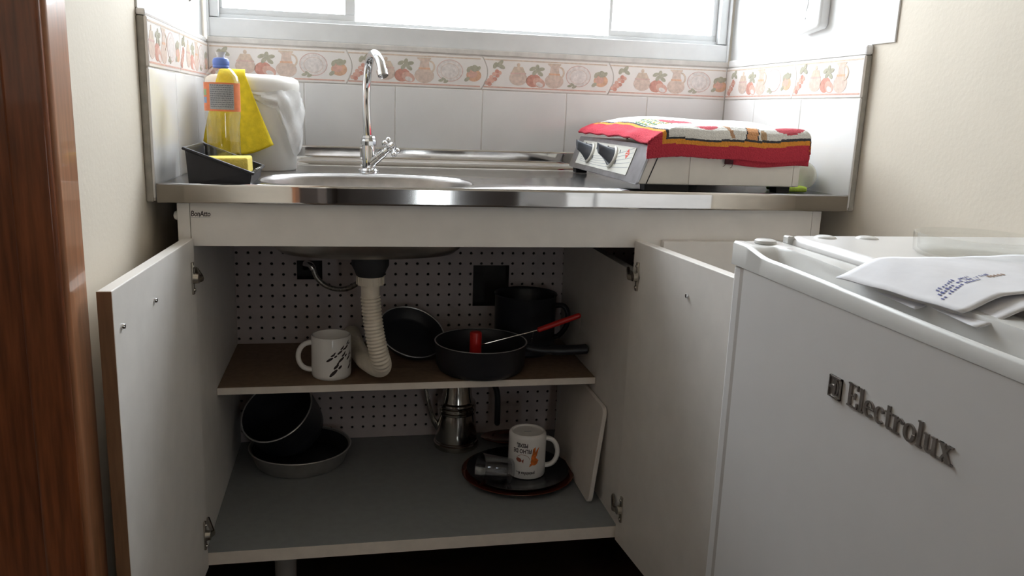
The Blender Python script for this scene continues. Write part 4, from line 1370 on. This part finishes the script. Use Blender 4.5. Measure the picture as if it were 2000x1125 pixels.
# tool with red handle resting on the saucepan rim
ut = thing('red_handled_skimmer', 'thin wire tool with a red handle resting across the saucepan', 'utensil', (0.66, -0.27, -0.345))
A, B, E_ = Vector((0.556, -0.262, -0.362)), Vector((0.6855, -0.285, -0.3225)), Vector((0.7765, -0.295, -0.2875))
ob('rod', G().tube([A, B, B + (E_ - B) * .2], .0014, 8), 'chrome', ut)
ob('handle', G().tube([B, B + (E_ - B) * .03, B + (E_ - B) * .5, B + (E_ - B) * .97, E_], [.003, .0055, .0062, .0058, .003], 14), 'redplastic', ut, label='red plastic handle')
ob('prong', G().tube([B + Vector((-.009, 0, -.003)), B + Vector((-.011, 0, -.026))], .0009, 6), 'chrome', ut)
ob('hanging_loop', G().tube([E_ + Vector((-.001, 0, -.001)), E_ + Vector((.0005, 0, -.020)), E_ + Vector((-.0005, 0, -.043))], .0006, 6), 'chrome', ut)
ob('red_stopper', G().lathe([(0.0005, -0.4035), (0.0122, -0.4035), (0.0125, -0.40), (0.0125, -0.3255), (0.0115, -0.3225), (0.0085, -0.3212), (0.0005, -0.321)], Matrix.Translation((0.5535, -0.290, 0)), 24), 'redplastic', label='red plastic cylinder standing inside the black saucepan', cat='stopper')
# tall pot behind
tp = (0.690, -0.140)
po = thing('milk_pot', 'tall black pot with curved handle at the back of the brown shelf', 'pot', (tp[0], tp[1], ZSH))
Mt = Matrix.Translation((tp[0], tp[1], 0))
ob('pot_body', G().lathe([(0.0005, ZSH + .0005), (0.064, ZSH + .0005), (0.069, ZSH + .006), (0.070, -0.279), (0.0725, -0.275), (0.0715, -0.2735), (0.069, -0.276), (0.067, -0.28), (0.066, ZSH + .01), (0.0005, ZSH + .005)], Mt, 48), 'pan', po, smooth=40)
ob('handle', G().tube(spline([(0.752, -0.160, -0.300), (0.772, -0.168, -0.298), (0.782, -0.173, -0.315), (0.780, -0.172, -0.345), (0.765, -0.166, -0.368), (0.752, -0.162, -0.372)], 6), .006, 12, flat=1.4), 'pan', po)
# tilted skillet
nrm = Vector((0.22, -0.50, 0.82)).normalized()
cc = Vector((0.428, -0.160, -0.362))
Mfp = axisM(cc, nrm)
fp = thing('tilted_skillet', 'dark skillet leaning at a tilt behind the drain hose on the brown shelf', 'skillet', (cc.x, cc.y, ZSH))
ob('pan_body', G().lathe([(0.0005, -0.016), (0.055, -0.016), (0.062, -0.012), (0.074, 0.006), (0.0765, 0.0085), (0.0765, 0.0105), (0.073, 0.0095), (0.060, -0.009), (0.054, -0.0125), (0.0005, -0.013)], Mfp, 48), 'pan', fp, smooth=40)
ob('rim', G().lathe([(0.0735, 0.0102), (0.0745, 0.0114), (0.0760, 0.0114), (0.0768, 0.0102)], Mfp, 48), 'panrim', fp, label='worn grey rim')

# ================================================================== LOWER COMPARTMENT
ZF = -0.648
cp = (0.1870, -0.1650)
ckt = thing('cake_pan', 'round dull aluminium cake pan on the grey floor board, left side', 'baking pan', (cp[0], cp[1], ZF))
Mc = Matrix.Translation((cp[0], cp[1], 0))
ob('pan_side', G().lathe([(0.0005, ZF + .0005), (0.090, ZF + .0005), (0.096, ZF + .006), (0.108, ZF + .037), (0.1105, ZF + .0395), (0.1105, ZF + .0405), (0.107, ZF + .0405), (0.1045, ZF + .037), (0.093, ZF + .006), (0.0005, ZF + .004)], Mc, 60), 'cakepan', ckt, smooth=40)
ob('rim', G().lathe([(0.107, ZF + .0404), (0.1080, ZF + .0413), (0.1098, ZF + .0413), (0.1108, ZF + .0402)], Mc, 60), 'panrim', ckt, label='thin bright pan rim')
ob('dark_lining', G().lathe([(0.0005, ZF + .0055), (0.0915, ZF + .0075), (0.1035, ZF + .0375)], Mc, 60), 'pan', ckt, smooth=40, label='dark nonstick inside')
# pot tilted in the cake pan
pn = Vector((-0.36, -0.50, 0.79)).normalized()
pc = Vector((0.139, -0.180, -0.520))
Mpt = axisM(pc, pn)
tpot = thing('tilted_pot', 'black pot lying tilted inside the cake pan', 'pot', (0.16, -0.16, -0.63))
ob('pot_body', G().lathe([(0.0005, -0.088), (0.064, -0.088), (0.074, -0.080), (0.078, -0.060), (0.080, -0.004), (0.082, 0.0), (0.079, 0.0005), (0.0765, -0.004), (0.074, -0.060), (0.064, -0.083), (0.0005, -0.084)], Mpt, 52), 'pan', tpot, smooth=40)
ob('rim', G().lathe([(0.0785, 0.0003), (0.0795, 0.0013), (0.0812, 0.0013), (0.0824, 0.0003)], Mpt, 52), 'panrim', tpot, label='thin shiny rim')
# coffee pot
kc = (0.5405, -0.117)
kp = thing('coffee_pot', 'steel coffee pot with ringed waist and black handle at the back of the lower shelf', 'coffee pot', (kc[0], kc[1], ZF))
Mkp = Matrix.Translation((kc[0], kc[1], 0))
ob('pot_body', G().lathe([(0.0005, ZF + .0005), (0.049, ZF + .0005), (0.0525, ZF + .004), (0.0525, -0.634), (0.0505, -0.6315), (0.0505, -0.629), (0.0490, -0.6275), (0.0455, -0.580), (0.0430, -0.563)], Mkp, 44), 'pot', kp, smooth=30)
ob('waist_rings', G().lathe([(0.0430, -0.563), (0.0455, -0.561), (0.0455, -0.557), (0.0435, -0.555), (0.0435, -0.553), (0.0452, -0.551), (0.0452, -0.547), (0.0430, -0.545), (0.0430, -0.543), (0.0440, -0.541), (0.0435, -0.537), (0.038, -0.534)], Mkp, 44), 'pot', kp, smooth=30)
ob('upper_body', G().lathe([(0.038, -0.534), (0.0345, -0.52), (0.0325, -0.49), (0.0345, -0.45), (0.036, -0.438), (0.020, -0.433), (0.0005, -0.432)], Mkp, 44), 'pot', kp, smooth=30)
ob('handle', G().tube(spline([(0.572, -0.120, -0.492), (0.600, -0.122, -0.488), (0.625, -0.123, -0.496), (0.6345, -0.124, -0.520), (0.6365, -0.124, -0.560), (0.6365, -0.124, -0.597)], 6), [.006] * 6 + [.0072] * 24 + [.005], 14, flat=1.5), 'pan', kp, label='black plastic handle')
ob('spout', G().tube(spline([(0.498, -0.122, -0.600), (0.484, -0.124, -0.575), (0.4745, -0.126, -0.54), (0.467, -0.127, -0.505), (0.461, -0.128, -0.478)], 5), [.007] * 5 + [.005] * 10 + [.004] * 6, 12), 'pot', kp)
# plates
pcx, pcy = 0.653, -0.295


def plate(nm, label, z, r, m, parent=None, Mx=None, group=None):
    M_ = Mx if Mx is not None else Matrix.Translation((pcx, pcy, z))
    p = [(0.0005, 0.0), (r * .62, 0.0), (r * .66, .001), (r * .78, .006), (r * .98, .0105), (r, .0125), (r * .99, .0135), (r * .77, .009), (r * .64, .004), (0.0005, .0035)]
    return ob(nm, G().lathe(p, M_, 56), m, smooth=45, label=label, cat='plate', group=group)


plate('dinner_plate', 'amber brown glass plate at the bottom of the plate stack', ZF + .0008, 0.1225, 'amber')
plate('dinner_plate', 'black smoked glass plate on top of the amber plate, holding mug and tumbler', ZF + .0075, 0.1115, 'smoke')
Mx = axisM((0.680, -0.134, -0.6365), (0.0, 0.2, 0.98))
plate('dinner_plate', 'amber brown plate tilted behind the upturned mug at the back of the shelf', 0, 0.082, 'amber', Mx=Mx)
# upturned mug
m2c = (0.6705, -0.302)
ZM = ZF + .0125
m2 = mug('upturned_mug', 'white mug with orange fish print standing upside down on the black plate', m2c, ZM, 0.0405, 0.096, True, -0.18)
fa2 = math.atan2(cam_xy.y - m2c[1], cam_xy.x - m2c[0])
for body, dx, dz, sz in (('FILHO DE', 0.0010, 0.0675, .0128), ('PEIXE,', -0.001, 0.0800, .0125)):
    g = textmesh(body, sz, None, .0002, sx=.74, align='CENTER', bold=.00035, bend=cylbend(m2c, 0.0405, fa2 - .25, ZM + dz, True))
    ob('mug_lettering', g, 'mugprint', m2, smooth=0)
g = textmesh('peixinho é...', .0105, None, .0002, sx=.8, align='CENTER', bold=.0002, bend=cylbend(m2c, 0.0405, fa2 - .05, ZM + .0165, True))
ob('mug_lettering', g, 'mugprint', m2, smooth=0)
R2 = 0.0405
g = G()
for poly in (ell(.017, .040, .0085, .0085, 14, .4), ell(.0155, .051, .0055, .011, 14, -.25), [(.012, .056), (.019, .054), (.0185, .073), (.013, .068)], [(.016, .054), (.022, .052), (.0275, .072), (.0215, .066)], [(.008, .036), (.016, .034), (.006, .028)], [(.019, .046), (.028, .042), (.021, .037)]):
    q = patch(m2c, R2, fa2, ZM, poly)
    g.add(q.v, q.f)
ob('orange_fish_print', g, 'fish', m2, smooth=0)
g = G()
for poly in (ell(-.017, .043, .0065, .0045, 12, -.4), [(-.011, .041), (-.006, .046), (-.007, .036)]):
    q = patch(m2c, R2, fa2, ZM, poly)
    g.add(q.v, q.f)
for t in range(14):
    a0, a1 = .1 + t * .19, .1 + (t + 1) * .19
    q = patch(m2c, R2, fa2, ZM, [(-.008 + .0155 * math.cos(a0), .043 + .0125 * math.sin(a0)), (-.008 + .0155 * math.cos(a1), .043 + .0125 * math.sin(a1)), (-.008 + .0147 * math.cos(a1), .043 + .0117 * math.sin(a1)), (-.008 + .0147 * math.cos(a0), .043 + .0117 * math.sin(a0))])
    g.add(q.v, q.f)
ob('small_fish_and_bowl_print', g, 'fishred', m2, smooth=0)
ob('base_mark', G().box(-.008, -.0018, .0922, .008, .0018, .0926, M=Matrix.Translation((m2c[0], m2c[1], ZM)) @ Matrix.Rotation(-.1, 4, 'Z')), 'slot', m2, smooth=0)
# tumbler lying on the plate
Mg = axisM((0.560, -0.352, ZF + .0135 + 0.0345), (0.90, 0.10, -0.19))
p = [(0.0325, 0.0), (0.0335, 0.0008), (0.0325, .0016), (0.0285, .062), (0.027, .068), (0.0005, .070), (0.0005, .064), (0.0255, .062), (0.0315, .0016), (0.0325, 0.0)]
ob('glass_tumbler', G().lathe(p, Mg, 36), 'tumbler', smooth=50, label='clear glass tumbler lying on its side next to the upturned mug', cat='glass')
# cutting board leaning on the divider
Mb_ = frame((0.7690, -0.448, ZF + .0025), (0, 1, 0), Vector((0.0215, -0.0, 0.205)).normalized(), Vector((-0.205, 0, 0.0215)).normalized())
ob('cutting_board', G().prism(rrect(0.0, 0.0, 0.300, 0.206, 0.016), Mb_ @ Matrix.Translation((0, 0, -.008)), 0.009), 'board', bev=0.0018, smooth=30, label='white cutting board leaning against the right inner wall of the cabinet', cat='cutting board')
